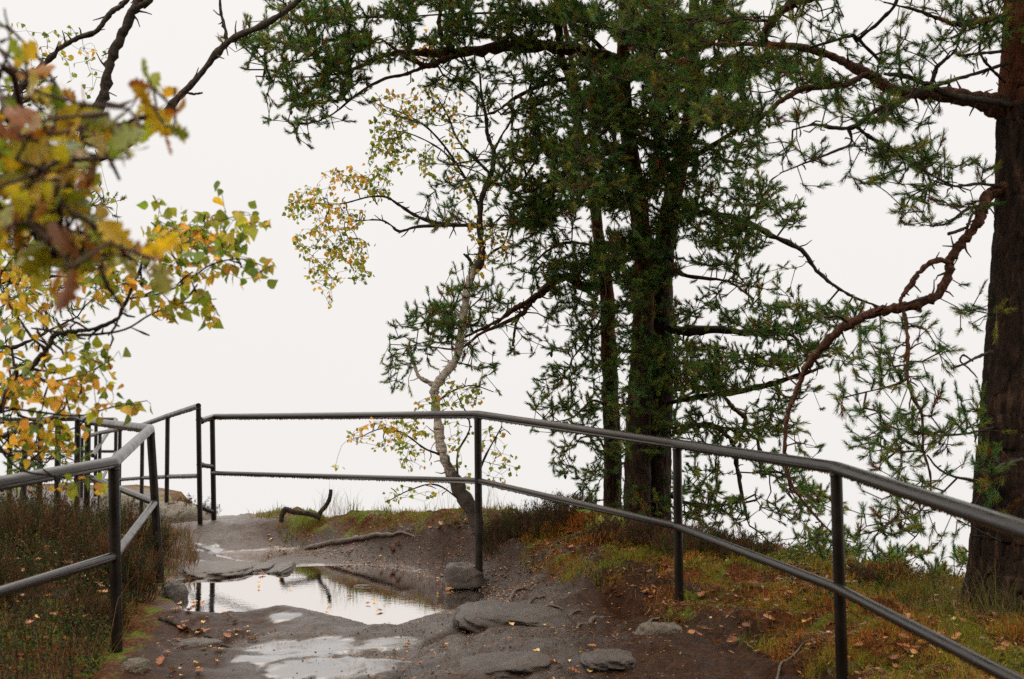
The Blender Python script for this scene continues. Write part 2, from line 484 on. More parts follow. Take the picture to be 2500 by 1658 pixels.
def leaf_mat(name, trans=.45, rough=.5, spec=.3, nscale=40):
    m, ns, ls = mat(name)
    at = N(ns, 'ShaderNodeAttribute', attribute_name='Col')
    n1 = noise_n(ns, ls, coords(ns, ls), nscale, 4, .6)
    c = mixc(ns, ls, 1.0, at.outputs['Color'], mixc(ns, ls, n1, (.45, .45, .4), (1.55, 1.5, 1.5)), 'MULTIPLY')
    p = N(ns, 'ShaderNodeBsdfPrincipled', Roughness=rough); p.inputs['Specular IOR Level'].default_value = spec
    ls.new(c, p.inputs['Base Color'])
    t = ns.new('ShaderNodeBsdfTranslucent'); ls.new(c, t.inputs[0])
    mx = N(ns, 'ShaderNodeMixShader'); mx.inputs[0].default_value = trans
    ls.new(p.outputs[0], mx.inputs[1]); ls.new(t.outputs[0], mx.inputs[2])
    out(ns, ls, mx.outputs[0]); return m


M_GROUND = ground_mat()
M_ROCK = rock_mat('grey_brown_sandstone', (.016, .0105, .0078), (.058, .041, .031))
M_ROCKM = rock_mat('mossy_sandstone', (.055, .042, .030), (.17, .135, .10), 1.3)
M_ROCKD = rock_mat('dark_wet_stone', (.018, .014, .012), (.06, .05, .044))
M_WATER = water_mat()
M_METAL = metal_mat()
M_DROP, _n, _l = mat('rain_drop')
_p = N(_n, 'ShaderNodeBsdfPrincipled', Roughness=.08); _p.inputs['Base Color'].default_value = (.03, .027, .025, 1); out(_n, _l, _p.outputs[0])
M_BARK = bark_mat('pine_bark', [(.38, (.005, .003, .002)), (.54, (.035, .018, .011)), (.70, (.12, .068, .042))], (9, 9, 2), (.20, .06, .021), (2.3, 4.2))
M_BARK2 = bark_mat('pine_bark_reddish', [(.35, (.012, .007, .005)), (.52, (.05, .027, .016)), (.72, (.14, .08, .046))], (12, 12, 3), (.24, .08, .03), (.0, 4.0))
M_LIMB = bark_mat('pine_limb_bark', [(.34, (.016, .007, .005)), (.5, (.075, .030, .016)), (.68, (.19, .09, .05))], (22, 22, 14), bumpd=.02)
M_TWIG = bark_mat('twig_bark', [(.3, (.020, .010, .007)), (.7, (.065, .034, .022))], (9, 9, 9), bumpd=.004)
M_DARK = bark_mat('dark_branch_bark', [(.35, (.008, .006, .004)), (.55, (.035, .025, .018)), (.75, (.11, .085, .06))], (20, 20, 16), bumpd=.008)
M_ROOT = bark_mat('wet_root_bark', [(.3, (.03, .02, .015)), (.7, (.13, .10, .085))], (14, 14, 14), bumpd=.008, rough=.5)
M_BIRCH = birch_mat()
M_NEEDLE = leaf_mat('pine_needle', .42, .5, .2, 3)
M_LEAF = leaf_mat('birch_leaf', .5, .45, .35)
M_OAK = leaf_mat('oak_leaf', .5, .4, .4, 60)
M_BILB = leaf_mat('bilberry_leaf', .35, .5, .18, 20)
M_GRASS = leaf_mat('grass_blade', .4, .6, .12, 10)
M_LITTER = leaf_mat('fallen_leaf', .15, .4, .4, 60)

# ------------------------------------------------------------------ ground sheet
def axis(lo, flo, fhi, hi, step, grow=1.22):
    a = list(np.arange(flo, fhi, step))
    s, x = step, a[-1]
    while x < hi:
        s *= grow; x += s; a.append(x)
    s, x = step, a[0]
    while x > lo:
        s *= grow; x -= s; a.insert(0, x)
    return np.array(a)


gx, gy = axis(-160, -4.6, 4.4, 160, .028), axis(-60, 6.4, 17.2, 220, .032)
GX, GY = np.meshgrid(gx, gy, indexing='ij')
GZ = height(GX, GY)
nx, ny = GX.shape
bank = sm((polysd(GX, GY, PATH) + .12 * fbm(GX * 3, GY * 3, 4)) / .35 + .3)
# bare eroded soil shows through the bank in places
bank = bank * (1 - .8 * sm((fbm(GX * 1.6, GY * 1.6, 66) - .18) / .2) * (polysd(GX, GY, PATH) < .8))
lit = sm((polysd(GX, GY, PATH) + 1.0) / 1.1) * (.5 + .5 * fbm(GX * 2, GY * 2, 9))
film = film_at(GX, GY)
sdp = np.minimum(polysd(GX, GY, PUD1), polysd(GX, GY, PUD2))
film = np.maximum(film, sm((.10 + .10 * fbm(GX * 4, GY * 3, 61) - sdp) / .1) * .6)
mudz = np.maximum(sm((GX + 1.5) / 1.0) * sm((GY - 10.6) / 1.0), sm((GX - .05 + .35 * fbm(GX * 1.5, GY, 71)) / .5))
mudz = np.maximum(mudz, sm((-GX - 1.35 + .3 * fbm(GX * 2, GY * 2, 72)) / .3) * (GY < 9.3))
mudz = mudz * (1 - film) * sm((15.2 - GY) / .8)
lit = np.maximum(np.clip(lit, 0, 1), mudz)
g = MB()
ii, jj = np.meshgrid(np.arange(nx - 1), np.arange(ny - 1), indexing='ij')
i0 = (ii * ny + jj).ravel()
g.add(np.stack([GX, GY, GZ], -1).reshape(-1, 3), np.stack([i0, i0 + ny, i0 + ny + 1, i0 + 1], -1),
      np.stack([bank, np.clip(lit, 0, 1), film], -1).reshape(-1, 3))
tag(g.build('ground', M_GROUND), 'muddy clifftop ground with worn rock and needle litter', 'ground', kind='structure')


def puddle(poly, label):
    poly = np.array(poly); c = poly.mean(0)
    q = c + (poly - c) * 1.0
    n = len(q)
    # push outward by 0.09 m
    o = []
    for i in range(n):
        t = q[(i + 1) % n] - q[i - 1]; nn = np.array([t[1], -t[0]]); nn /= np.linalg.norm(nn)
        e = q[i] + nn * .09
        if np.linalg.norm(e - c) < np.linalg.norm(q[i] - c): e = q[i] - nn * .09
        o.append(e)
    m = MB(); m.add([(x, y, 0) for x, y in o] + [(c[0], c[1], 0)], [(i, (i + 1) % n, n) for i in range(n)])
    tag(m.build('puddle_water', M_WATER, smooth=False), label, 'puddle', kind='structure')


puddle(PUD1, 'large rain puddle in the hollow of the path mirroring the white sky')
puddle(PUD2, 'small rain puddle behind the large one near the far bank')


# ------------------------------------------------------------------ railings
def spline(P, n=8):
    P = np.asarray(P, float)
    Q = np.vstack([2 * P[0] - P[1], P, 2 * P[-1] - P[-2]])
    o = []
    for i in range(len(P) - 1):
        a, b, c, d = Q[i:i + 4]
        for t in np.arange(n) / n:
            o.append(.5 * ((2 * b) + (c - a) * t + (2 * a - 5 * b + 4 * c - d) * t * t + (3 * b - a - 3 * c + d) * t ** 3))
    o.append(P[-1])
    return np.array(o)


def bend(P, r=.05):
    """round the corners of a pipe run"""
    P = [np.asarray(p, float)[:3] for p in P]; o = [P[0]]
    for i in range(1, len(P) - 1):
        a, b, c = P[i - 1], P[i], P[i + 1]
        u, v = (a - b) / np.linalg.norm(a - b), (c - b) / np.linalg.norm(c - b)
        for t in np.linspace(0, 1, 5):
            o.append((1 - t) ** 2 * (b + u * r) + 2 * t * (1 - t) * b + t * t * (b + v * r))
    o.append(P[-1])
    return np.array(o)


def drops(m, run, r, rg, every=.016):
    for a, b in zip(run[:-1], run[1:]):
        L = np.linalg.norm(b - a)
        if L < .1: continue
        for t in np.arange(0, L, every):
            if rg.random() < .25: continue
            p = a + (b - a) * ((t + rg.uniform(-.006, .006)) / L)
            s = rg.uniform(.002, .005)
            c = p - np.array([0, 0, r + s * .5])
            V = np.array([(s, 0, 0), (0, s, 0), (-s, 0, 0), (0, -s, 0), (0, 0, s), (0, 0, -s * 1.5)]) + c
            m.add(V, [(0, 1, 4), (1, 2, 4), (2, 3, 4), (3, 0, 4), (1, 0, 5), (2, 1, 5), (3, 2, 5), (0, 3, 5)])


def railing(label, posts, top, mids, r=.028, extra=()):
    """posts: (top point, bottom point); top: list of runs; mids: list of runs"""
    rg = np.random.default_rng(len(posts) * 7 + len(mids))
    root = empty('pipe_railing', posts[0][1], label, 'railing')
    for a, b in posts:
        m = MB(); m.tube(np.linspace(b, a, 3), r, 16); u = (b - a) / np.linalg.norm(b - a)
        m.tube([a + u * (r * 1.0 + .000), a + u * (r + .007), a + u * (r + .014)], [r * 1.02, r * 1.13, r * 1.02], 16, rough=.02)
        m.build('post', M_METAL, root)
    dm = MB()
    for run in top:
        m = MB(); rr = bend(run); m.tube(rr, r * 1.08, 18); m.build('handrail', M_METAL, root); drops(dm, rr, r * 1.08, rg)
    for run in mids:
        m = MB(); rr = bend(run, .03); m.tube(rr, r * .82, 14); m.build('middle_rail', M_METAL, root); drops(dm, rr, r * .82, rg)
    for run, q in extra:
        m = MB(); m.tube(np.array(run), q, 12); m.build('clamp', M_METAL, root)
    d = dm.build('rain_drop', M_DROP, root); d['kind'] = 'stuff'
    return root


# right railing
P1t, P2t, P3t, P4t = D(490, 962, 15.2), D(1103, 957, 10.85), D(1563, 1025, 8.9), D(1930, 1080, 6.6)
P1m, P2m, P3m, P4m = D(490, 1092, 15.2), D(1105, 1110, 10.85), D(1563, 1215, 8.9), D(1932, 1357, 6.6)
P5t, P5m = D(2480, 1262, 4.0), D(2480, 1640, 4.0)
P6t = P5t + np.array([-.1, -2.0, -.02]); P6m = P5m + np.array([-.1, -2.0, -.02])


def foot(p, x=None, y=None):
    X, Y = (p[0] if x is None else x), (p[1] if y is None else y)
    return np.array([X, Y, gh(X, Y) - .08])


dn = np.array([0, 0, -.02])
railing('black wet pipe railing curving round the right side of the path', [
    (P1t, D(494, 1212, 15.2)), (P2t, foot(P2t, P2t[0] + .012)), (P3t, foot(P3t, P3t[0] + .01)), (P4t, foot(P4t, P4t[0] + .02)), (P5t, foot(P5t)), (P6t, foot(P6t))],
    [[D(462, 972, 14.9), P1t + np.array([0.02, 0, 0]), P2t, P3t, P4t, P5t, P6t]],
    [[P1m, P2m, P3m, P4m, P5m, P6m], [D(460, 1073, 14.9), D(489, 1077, 15.15)], [D(460, 1170, 14.9), D(489, 1181, 15.15)]],
    extra=[([D(459, 968, 14.85), D(466, 972, 14.92)], .036), ([D(459, 1072, 14.85), D(468, 1074, 14.92)], .03), ([D(459, 1169, 14.85), D(468, 1172, 14.92)], .03)])

# near left railing
L0t, Lat, Lbt, Lct = D(-390, 1188, 5.0), D(262, 1068, 8.0), D(347, 990, 10.5), D(203, 972, 14.2)
L0m, Lam, Lbm, Lcm = D(-390, 1490, 5.0), D(264, 1284, 8.0), D(357, 1160, 10.5), D(205, 1100, 14.2)
tB = [S(190, 1018, 14.6), S(142, 1016, 15.4), S(99, 1031, 15.7), S(61, 1043, 16.0), S(25, 1058, 16.3), S(-60, 1090, 16.8)]
railing('black wet pipe railing with a kinked handrail beside the bilberry on the left', [
    (L0t, foot(L0t)), (Lat, D(271, 1540, 8.0)), (Lbt, D(370, 1345, 10.5)), (Lct, foot(Lct))] + [(t, t - np.array([0, 0, 1.25])) for t in tB],
    [[L0t + np.array([0, -2, 0]), L0t, Lat, Lbt, Lct] + tB], [[L0m + np.array([0, -2, 0]), L0m, Lam, Lbm, Lcm, tB[0] - np.array([0, 0, .55])]], r=.031)

# railing behind, dropping away to the left along the steps
Q = [(458, 937, 1098, 14.8), (387, 960, 1100, 16.9), (329, 981, 1103, 19.0), (277, 990, 1107, 20.6), (231, 999, 1109, 22.2), (190, 1010, 1112, 24)]
qt = [D(a, b, d) for a, b, c, d in Q]; qm = [D(a, c, d) for a, b, c, d in Q]
railing('dark pipe railing rising from the steps to a tall post in front of the boulder',
        [(t, np.array([t[0] + (.03 if i == 0 else 0), t[1], (D(460, 1212, 14.8)[2] if i == 0 else min(gh(t[0], t[1]) - .05, t[2] - 1.15))])) for i, t in enumerate(qt)], [qt], [qm], r=.027)

# far platform
fx = [-30, 15, 58, 96, 138, 184, 222, 268]
ft = [D(a, 968, 24) for a in fx]; fm = [D(a, 1042, 24) for a in fx]
railing('most distant pipe railing, level, seen through the yellow birch leaves',
        [(t, t - np.array([0, 0, 1.3])) for t in ft[::2] + ft[-1:]],
        [ft + [D(214, 1052, 21.5)]], [fm + [D(232, 1115, 22)]], r=.03)


# ------------------------------------------------------------------ rocks
def ico(sub=4):
    import bmesh
    b = bmesh.new(); bmesh.ops.create_icosphere(b, subdivisions=sub, radius=1)
    V = np.array([v.co[:] for v in b.verts]); Fc = np.array([[v.index for v in f.verts] for f in b.faces]); b.free()
    return V, Fc


IV, IF = ico(5)


def n3(P, s, seed):
    return (fbm(P[:, 0] * s + P[:, 2] * s * .7, P[:, 1] * s - P[:, 2] * s * .5, seed) + fbm(P[:, 2] * s + 4, P[:, 0] * s - P[:, 1] * s * .6, seed + 5)) * .5


def rock(x0, x1, ytop, ybot, z, label, m=None, depth=.8, box=.5, seed=1, name='rock', under=.4, tilt=0, d=None, slope=0.0, flat=None):
    """boulder whose outline spans x0..x1, ytop..ybot; z is the height of its foot"""
    c0 = DG((x0 + x1) / 2, ybot, z) if d is None else D((x0 + x1) / 2, ybot, d)
    dist = c0[1]
    w = (x1 - x0) / 2 * dist * K / F
    # visible height: front face plus the top seen at a grazing angle
    h = (ybot - ytop) * dist * K / F
    dep = w * depth
    hh = max(h - 2 * dep * (CAMZ - z) / dist * .6, h * .35)
    if flat:
        hh = flat; dep = max(.1, (DG((x0 + x1) / 2, ytop, z + flat * .8)[1] - c0[1]) / 2)
    V = IV.copy()
    V = np.sign(V) * np.abs(V) ** (1 - box * .5)
    V /= (np.abs(V) ** 3).sum(1)[:, None] ** (1 / 3) * .9 + .1
    V0 = V * 1.0
    dsp = 1 + .34 * n3(V0, 1.1, seed) + .16 * n3(V0, 2.6, seed + 3) + .05 * n3(V0, 8, seed + 7) - .04 * np.abs(n3(V0, 4, seed + 9))
    V = V * dsp[:, None]
    V = V * np.array([w, dep, hh])
    lo = V[:, 2] < 0
    V[lo, 2] *= under + .3
    V[:, 2] += slope * V[:, 0]
    a = tilt; R = np.array([[math.cos(a), -math.sin(a), 0], [math.sin(a), math.cos(a), 0], [0, 0, 1]])
    V = V @ R.T
    b = MB(); b.add(V, IF)
    o = b.build(name, m or M_ROCK, None, hascol=False)
    zz = c0[2] - hh * .12 if not flat else max(gh(c0[0], c0[1] + dep), 0) - flat * .35
    o.location = (c0[0], c0[1] + dep * (.8 if not flat else 1), zz)
    return tag(o, label, 'rock')


rock(1022, 1122, 1294, 1338, .075, 'rounded boulder at the foot of the post by the puddle', seed=2, depth=.9, box=.1)
rock(1468, 1580, 1432, 1492, .03, 'flat-topped lichen grey stone under the middle post of the right railing', M_ROCKM, seed=5, box=.9, depth=.55)
rock(366, 430, 1337, 1384, .0, 'dark wet stone at the left end of the puddle under the leaning post', M_ROCKD, seed=8, box=.2, depth=.8)
rock(402, 505, 1471, 1500, .01, 'low half-buried stone in the mud with leaves along its edge', M_ROCK, seed=11, flat=.05, depth=.7)
rock(268, 342, 1518, 1568, .0, 'squared grey stone beside the near left post', M_ROCKM, seed=14, box=1.0, depth=.6)
rock(1052, 1340, 1412, 1492, .0, 'broad flat slab with a broken dark front edge right of the puddle', M_ROCK, seed=17, box=.8, under=.6, flat=.085, slope=-.10)
rock(1084, 1122, 1474, 1502, .05, 'small pale round cobble below the broken slab', M_ROCK, seed=19, depth=.8)
rock(1050, 1270, 1524, 1590, .0, 'smooth worn hump of rock at the bottom edge of the path', M_ROCK, seed=22, flat=.06, box=.2, slope=.05)
rock(1345, 1475, 1541, 1590, .0, 'low dome of rock to the right of the worn hump', M_ROCK, seed=25, flat=.05, box=.1)
rock(385, 562, 1292, 1334, .0, 'long smooth light slab between the two puddles', M_ROCK, seed=28, box=.1, flat=.06)
rock(598, 662, 1292, 1326, .0, 'dark wedge-shaped rock jutting into the puddle from the far shore', M_ROCKD, seed=31, box=.3, slope=.25, flat=.05)
rock(560, 620, 1298, 1322, .0, 'small flat stone beside the wedge-shaped rock', M_ROCK, seed=33, flat=.03, box=.4, depth=.6)
rock(486, 592, 1188, 1214, .08, 'mossy rock lip behind the corner post of the right railing', M_ROCKM, seed=35, depth=.6, d=16.0)
rock(318, 484, 1150, 1236, -.02, 'big sloping boulder behind the tall post with a shrub on top', M_ROCKM, seed=38, depth=.8, d=16.6, slope=-.18)
rock(816, 856, 1348, 1358, -.01, 'tiny flat stone breaking the surface of the large puddle', M_ROCK, seed=41, depth=.7, box=.3)
rock(220, 330, 1125, 1200, -.2, 'pale rock step beyond the railings on the far left', M_ROCKM, seed=44, depth=.8, d=21, box=.8)


# ------------------------------------------------------------------ roots, dead branch
def ground_curve(pts, lift):
    o = []
    for (x, y, z), l in zip(pts, lift):
        o.append([x, y, gh(x, y) + l])
    return np.array(o)


def dground(x, y):
    """point on the terrain seen at D pixel"""
    u, v = (x * K - CX) / F, (CY - y * K) / F
    dy, dz = CT - v * ST, ST + v * CT
    d = np.arange(5.5, 19, .01)
    t = d / dy
    X = u * t; Z = CAMZ + dz * t
    H = height(X, d)
    k = np.argmax(Z < H) if (Z < H).any() else len(d) - 1
    return np.array([X[k], d[k], H[k]])


def root_(pts, w, label, name='tree_root', m=None, lift=.6):
    P = spline([dground(x, y) for x, y in pts], 5)
    n = len(P); dist = P[:, 1].mean()
    r = 1.3 * np.interp(np.arange(n), np.linspace(0, n - 1, len(w)), w) / 2 * dist * K / F
    for i in range(n):
        P[i, 2] = gh(P[i, 0], P[i, 1]) + r[i] * lift
    P[0, 2] -= r[0] * 1.5; P[-1, 2] -= r[-1] * 1.5
    b = MB(); b.tube(P, r, 10, rough=.12, seed=int(pts[0][0]))
    return tag(b.build(name, m or M_ROOT, None, hascol=False), label, 'root')


root_([(704, 1270), (730, 1266), (775, 1255), (830, 1247), (870, 1239), (910, 1237), (960, 1238)], [9, 11, 10, 9, 7, 3], 'long pale root snaking along the foot of the far bank')
root_([(1168, 1392), (1185, 1375), (1205, 1362), (1240, 1352)], [7, 8, 6, 3], 'curved root in the mud just right of the puddle boulder')
root_([(1195, 1400), (1230, 1385), (1262, 1376)], [4, 6, 3], 'thinner root running beside the curved root')
root_([(1235, 1412), (1260, 1405), (1300, 1406)], [5, 7, 3], 'short dark root above the broken slab')
root_([(1235, 1425), (1290, 1420), (1345, 1410)], [4, 7, 4], 'second short root just below the dark one')
root_([(1330, 1452), (1365, 1436), (1400, 1425)], [4, 9, 4], 'stubby root poking out of the mud slope in the middle')
root_([(1785, 1590), (1800, 1550), (1840, 1510), (1900, 1480)], [5, 5, 4, 2], 'thin grey root on the bare slope between the two nearest right posts')
root_([(1475, 1460), (1500, 1440), (1530, 1425)], [6, 7, 3], 'root against the flat-topped stone under the middle post')
root_([(365, 1428), (400, 1440), (440, 1460)], [9, 11, 6], 'dark branch lying in mud below the bilberry bank', 'fallen_stick', M_DARK)
root_([(470, 1470), (500, 1482), (540, 1497)], [6, 6, 3], 'short stick lying right of the half-buried stone', 'fallen_stick', M_DARK)
root_([(1270, 1268), (1330, 1240), (1375, 1215)], [7, 9, 7], 'dead stick lying in the heather behind the railing', 'fallen_stick', M_DARK)

db = empty('dead_branch', dground(690, 1205), 'dead forked branch lying on the cliff edge with one end sticking up', 'branch')
dd = 13.9
m = MB(); P = spline([D(x, y, dd) for x, y in [(648, 1206), (652, 1186), (660, 1176), (672, 1180), (700, 1184), (722, 1188), (740, 1196)]], 5)
m.tube(P, np.interp(np.linspace(0, 1, len(P)), [0, .3, 1], [5, 6.5, 5.5]) * dd * K / F, 10, rough=.12, seed=3); m.build('main_stem', M_DARK, db)
m = MB(); P = spline([D(x, y, dd) for x, y in [(732, 1197), (742, 1180), (756, 1162), (762, 1146), (764, 1130)]], 5)
m.tube(P, np.interp(np.linspace(0, 1, len(P)), [0, 1], [5.5, 4.2]) * dd * K / F, 10, rough=.1, seed=4); m.build('raised_fork', M_DARK, db)


# ------------------------------------------------------------------ tree growing
class Tree:
    def __init__(s, name, base, label, group=None):
        s.root = empty(name, base, label, 'tree', group)
        s.P, s.par, s.fix = [], [], []   # nodes
        s.limbs = []

    def limb(s, pts, matl, name='limb', sides=10, rough=.07, wob=.03, grow=True, n=6, bark=0.0):
        """pts: (Dx, Dy, depth, width in D pixels)"""
        P = np.array([D(a, b, c) for a, b, c, w in pts])
        W = np.array([w / 2 * c * K / F for a, b, c, w in pts])
        Q = spline(P, n)
        w = np.interp(np.linspace(0, len(P) - 1, len(Q)), np.arange(len(P)), W)
        rg = np.random.default_rng(int(abs(P.sum()) * 100) % 99991)
        Q[1:-1] += rg.standard_normal((len(Q) - 2, 3)) * (w[1:-1, None] * wob * 5)
        b = MB()
        if bark:
            L = np.concatenate([[0], np.cumsum(np.linalg.norm(np.diff(Q, axis=0), axis=1))])
            tt = np.linspace(0, L[-1], int(L[-1] / .018))
            b.tube(np.stack([np.interp(tt, L, Q[:, k]) for k in range(3)], -1), np.interp(tt, L, w), sides, seed=5, bark=bark)
        else:
            wl = w * (1 + .13 * rg.standard_normal(len(w)) * (w > .006))
            b.tube(Q, wl, sides, rough=rough, seed=5)
            if grow and sides >= 8:
                for i in range(2, len(Q) - 1):
                    if rg.random() < .30:
                        dv = rg.standard_normal(3); dv[1] *= .5; dv /= np.linalg.norm(dv)
                        L = w[i] * 1.2 + rg.uniform(.02, .11); e = Q[i] + dv * L
                        b.tube([Q[i], Q[i] + dv * L * .6 + rg.normal(0, .006, 3), e + rg.normal(0, .01, 3)], [min(w[i] * .4, .012), .005, .003], 5)
        b.build(name, matl, s.root, hascol=False)
        if grow:
            k = len(s.P)
            for i, q in enumerate(Q):
                s.P.append(q); s.par.append(-1 if i == 0 else k + i - 1); s.fix.append(True)
        return Q

    def grow(s, A, tip=.003, step=.09, kinkz=0.0, seed=0, expo=2.4, rmax=.02, sag=0.0):
        """connect attractors with twigs to the nearest wood; returns end directions"""
        rg = np.random.default_rng(seed)
        A = np.asarray(A)
        P = np.array(s.P); 
        cap = len(P) + len(A) * 14
        buf = np.zeros((cap, 3)); buf[:len(P)] = P
        n = len(P); par = list(s.par); fix = list(s.fix)
        dmin = np.array([((buf[:n] - a) ** 2).sum(1).min() for a in A])
        order = np.argsort(dmin)
        dirs = np.zeros_like(A); tips = np.zeros(len(A), int)
        for ai in order:
            a = A[ai]
            dv = buf[:n] - a
            dd = np.sqrt((dv ** 2).sum(1)) * (1 + .15 * rg.random())
            k = int(np.argmin(dd))
            L = np.linalg.norm(a - buf[k])
            m_ = max(1, min(12, int(L / step)))
            p0 = buf[k].copy()
            perp = rg.standard_normal(3) * L * .09
            prev = k
            for j in range(1, m_ + 1):
                t = j / m_
                q = p0 + (a - p0) * t + perp * math.sin(math.pi * t) + (rg.standard_normal(3) * .008 if j < m_ else 0)
                q[2] -= sag * L * math.sin(math.pi * t)
                if n >= cap: break
                buf[n] = q; par.append(prev); fix.append(False); prev = n; n += 1
            dirs[ai] = a - buf[par[prev]]; tips[ai] = prev
        buf = buf[:n]
        # pipe model
        par = np.array(par)
        rad = np.zeros(n); 
        fixa = np.array(fix)
        child = [[] for _ in range(n)]
        for i, p in enumerate(par):
            if p >= 0: child[p].append(i)
        acc = np.zeros(n)
        for i in range(n - 1, -1, -1):
            if fixa[i]: continue
            if acc[i] == 0: acc[i] = tip ** expo
            rad[i] = acc[i] ** (1 / expo)
            if par[i] >= 0: acc[par[i]] += acc[i]
        rad = np.minimum(rad, rmax)
        b = MB(); seen = fixa.copy()
        done = np.zeros(n, bool)
        for i in range(n - 1, -1, -1):
            if fixa[i] or done[i]: continue
            ch = [i]; j = i
            while True:
                done[j] = True
                j = par[j]
                ch.append(j)
                if fixa[j] or done[j]: break
            pts = buf[ch]; rr = rad[ch]; 
            rr[-1] = rr[-2]
            b.tube(pts[::-1], rr[::-1], 4 if rr.max() < .006 else 6, cap=False)
        if b.n: b.build('twig', M_TWIG if not getattr(s, 'twigm', None) else s.twigm, s.root, hascol=False)['kind'] = 'stuff'
        dirs /= np.linalg.norm(dirs, axis=1)[:, None] + 1e-9
        return A, dirs


def basis(d):
    """orthonormal frames for many directions"""
    h = np.where(np.abs(d[:, 2:3]) < .9, np.array([[0, 0, 1.]]), np.array([[1., 0, 0]]))
    a = np.cross(d, h); a /= np.linalg.norm(a, axis=1)[:, None]
    return a, np.cross(d, a)


def needles(mb, P, Dn, cols, per=46, length=.065, shoot=.09, width=.0024, seed=1):
    rg = np.random.default_rng(seed)
    n = len(P)
    d = Dn + np.array([0, 0, .35]) + rg.standard_normal((n, 3)) * .25
    d /= np.linalg.norm(d, axis=1)[:, None]
    P = np.repeat(P, per, 0); d = np.repeat(d, per, 0); c = np.repeat(cols, per, 0)
    a, b = basis(d)
    m_ = n * per
    t = rg.random(m_)
    sh = np.repeat(rg.uniform(.5, 1.25, n) * shoot, per)
    th = rg.random(m_) * 2 * math.pi
    ang = np.radians(rg.uniform(14, 56, m_)) * (1 - .45 * t)
    ln = length * rg.uniform(.75, 1.1, m_) * np.repeat(rg.uniform(.8, 1.15, n), per)
    base = P + d * (t * sh - sh * .35)[:, None]
    rad = np.cos(th)[:, None] * a + np.sin(th)[:, None] * b
    nd = d * np.cos(ang)[:, None] + rad * np.sin(ang)[:, None]
    tipp = base + nd * ln[:, None]; tipp[:, 2] -= ln * .06
    w = np.cross(nd, rg.standard_normal((m_, 3))); w /= np.linalg.norm(w, axis=1)[:, None] + 1e-9
    w *= width
    V = np.stack([base - w, base + w, tipp + w * .35, tipp - w * .35], 1).reshape(-1, 3)
    Fc = np.arange(m_ * 4).reshape(-1, 4)
    cc = c * rg.uniform(.7, 1.35, (m_, 1))
    mb.add(V, Fc, np.repeat(cc, 4, 0))


GREENS = np.array([(.018, .050, .018), (.028, .068, .022), (.040, .078, .022), (.055, .075, .022), (.018, .056, .028)])
GREENS = GREENS * np.array([3.3, 2.5, 1.4])


def needle_cols(n, rg, old=.05):
    c = GREENS[rg.integers(0, len(GREENS), n)] * rg.uniform(.75, 1.3, (n, 1))
    k = rg.random(n) < old
    c[k] = np.array([.17, .075, .02]) * rg.uniform(.6, 1.2, (k.sum(), 1))
    return c


def from_cells(rows, tree, k=5.5, depthj=.45, seed=0, dz=0.0, scale=1.0):
    """rows: {row: {col: digit}} of 50-unit survey cells -> shoot positions near the tree's wood"""
    rg = np.random.default_rng(seed)
    SP = np.array(tree.P)
    # survey coordinates of the wood
    dyv = SP[:, 1] * CT + (SP[:, 2] - CAMZ) * ST
    up = -SP[:, 1] * ST + (SP[:, 2] - CAMZ) * CT
    sx, sy = CX + F * SP[:, 0] / dyv, CY - F * up / dyv
    o = []
    for r, row in rows.items():
        for c, dg in row.items():
            lam = -math.log(1 - min(dg, 9.3) / 10) * k * scale * 1.7
            for _ in range(rg.poisson(lam)):
                px, py = (c + rg.uniform(-.12, 1.12)) * 50, (r + rg.uniform(-.12, 1.12)) * 50
                cl = .55 + 1.35 * float(fbm(np.array([px / 62.]), np.array([py / 34.]), seed, 2)[0])
                if rg.random() > cl: continue
                q = np.argmin((sx - px) ** 2 + (sy - py) ** 2)
                gap = math.hypot(sx[q] - px, sy[q] - py) / F * SP[q, 1]
                dep = SP[q, 1] + rg.standard_normal() * (depthj * .5 + min(gap, 1.2) * depthj) + dz
                o.append(S(px, py, dep))
    return np.array(o)


def R_(start, s):
    return {start + i: int(ch) for i, ch in enumerate(s) if ch != '0'}


# foliage survey, one digit per 50 x 50 cell, by row
CELLS_A = {0: R_(13, '456667788887778'), 1: R_(12, '32457876676465 4'.replace(' ', '')), 2: R_(11, '4656898522322243'), 3: R_(12, '1357752002435556'), 4: R_(13, '1565200034321455'),
           5: R_(13, '244100121012465'), 6: R_(14, '1000000012477'), 7: R_(22, '226778'), 8: R_(21, '1126578'), 9: R_(21, '431267'), 10: R_(20, '14214887'),
           11: R_(24, '5642'), 12: R_(24, '3121')}
CELLS_N = {12: R_(26, '3467'), 13: R_(22, '2202477'), 14: R_(21, '44442055'), 15: R_(20, '3644204343'), 16: R_(19, '324310115543'), 17: R_(18, '1420212224443'),
           18: R_(19, '20001302443'), 19: R_(26, '4333'), 20: R_(26, '2652'), 21: R_(27, '242'), 22: R_(27, '311'), 23: R_(28, '43'), 24: R_(28, '43'),
           11: R_(27, '23'), 9: R_(26, '78'), 10: R_(26, '87')}
CELLS_B = {0: R_(27, '899999997'), 1: R_(28, '657999985'), 2: R_(27, '777488777'), 3: R_(28, '898998788'), 4: R_(28, '6868988788'), 5: R_(27, '5888888865'), 6: R_(27, '6888887554'),
           7: R_(27, '8868888543'), 8: R_(27, '8777875313'), 9: R_(28, '898863435 5'.replace(' ', '')), 10: R_(29, '6588976746'), 11: R_(29, '4788466530'), 12: R_(29, '7887553321'),
           13: R_(29, '7887563210'), 14: R_(29, '6887666411'), 15: R_(29, '5566555245544'), 16: R_(30, '4565235543'), 17: R_(30, '3554577777641'), 18: R_(30, '4557757321'),
           19: R_(30, '44474533310'), 20: R_(30, '344412344300'), 21: R_(30, '442345545100'), 22: R_(30, '343311223100'), 23: R_(30, '343441234400'), 24: R_(30, '342454333520'),
           25: R_(33, '3423322000'), 26: R_(36, '23210')}
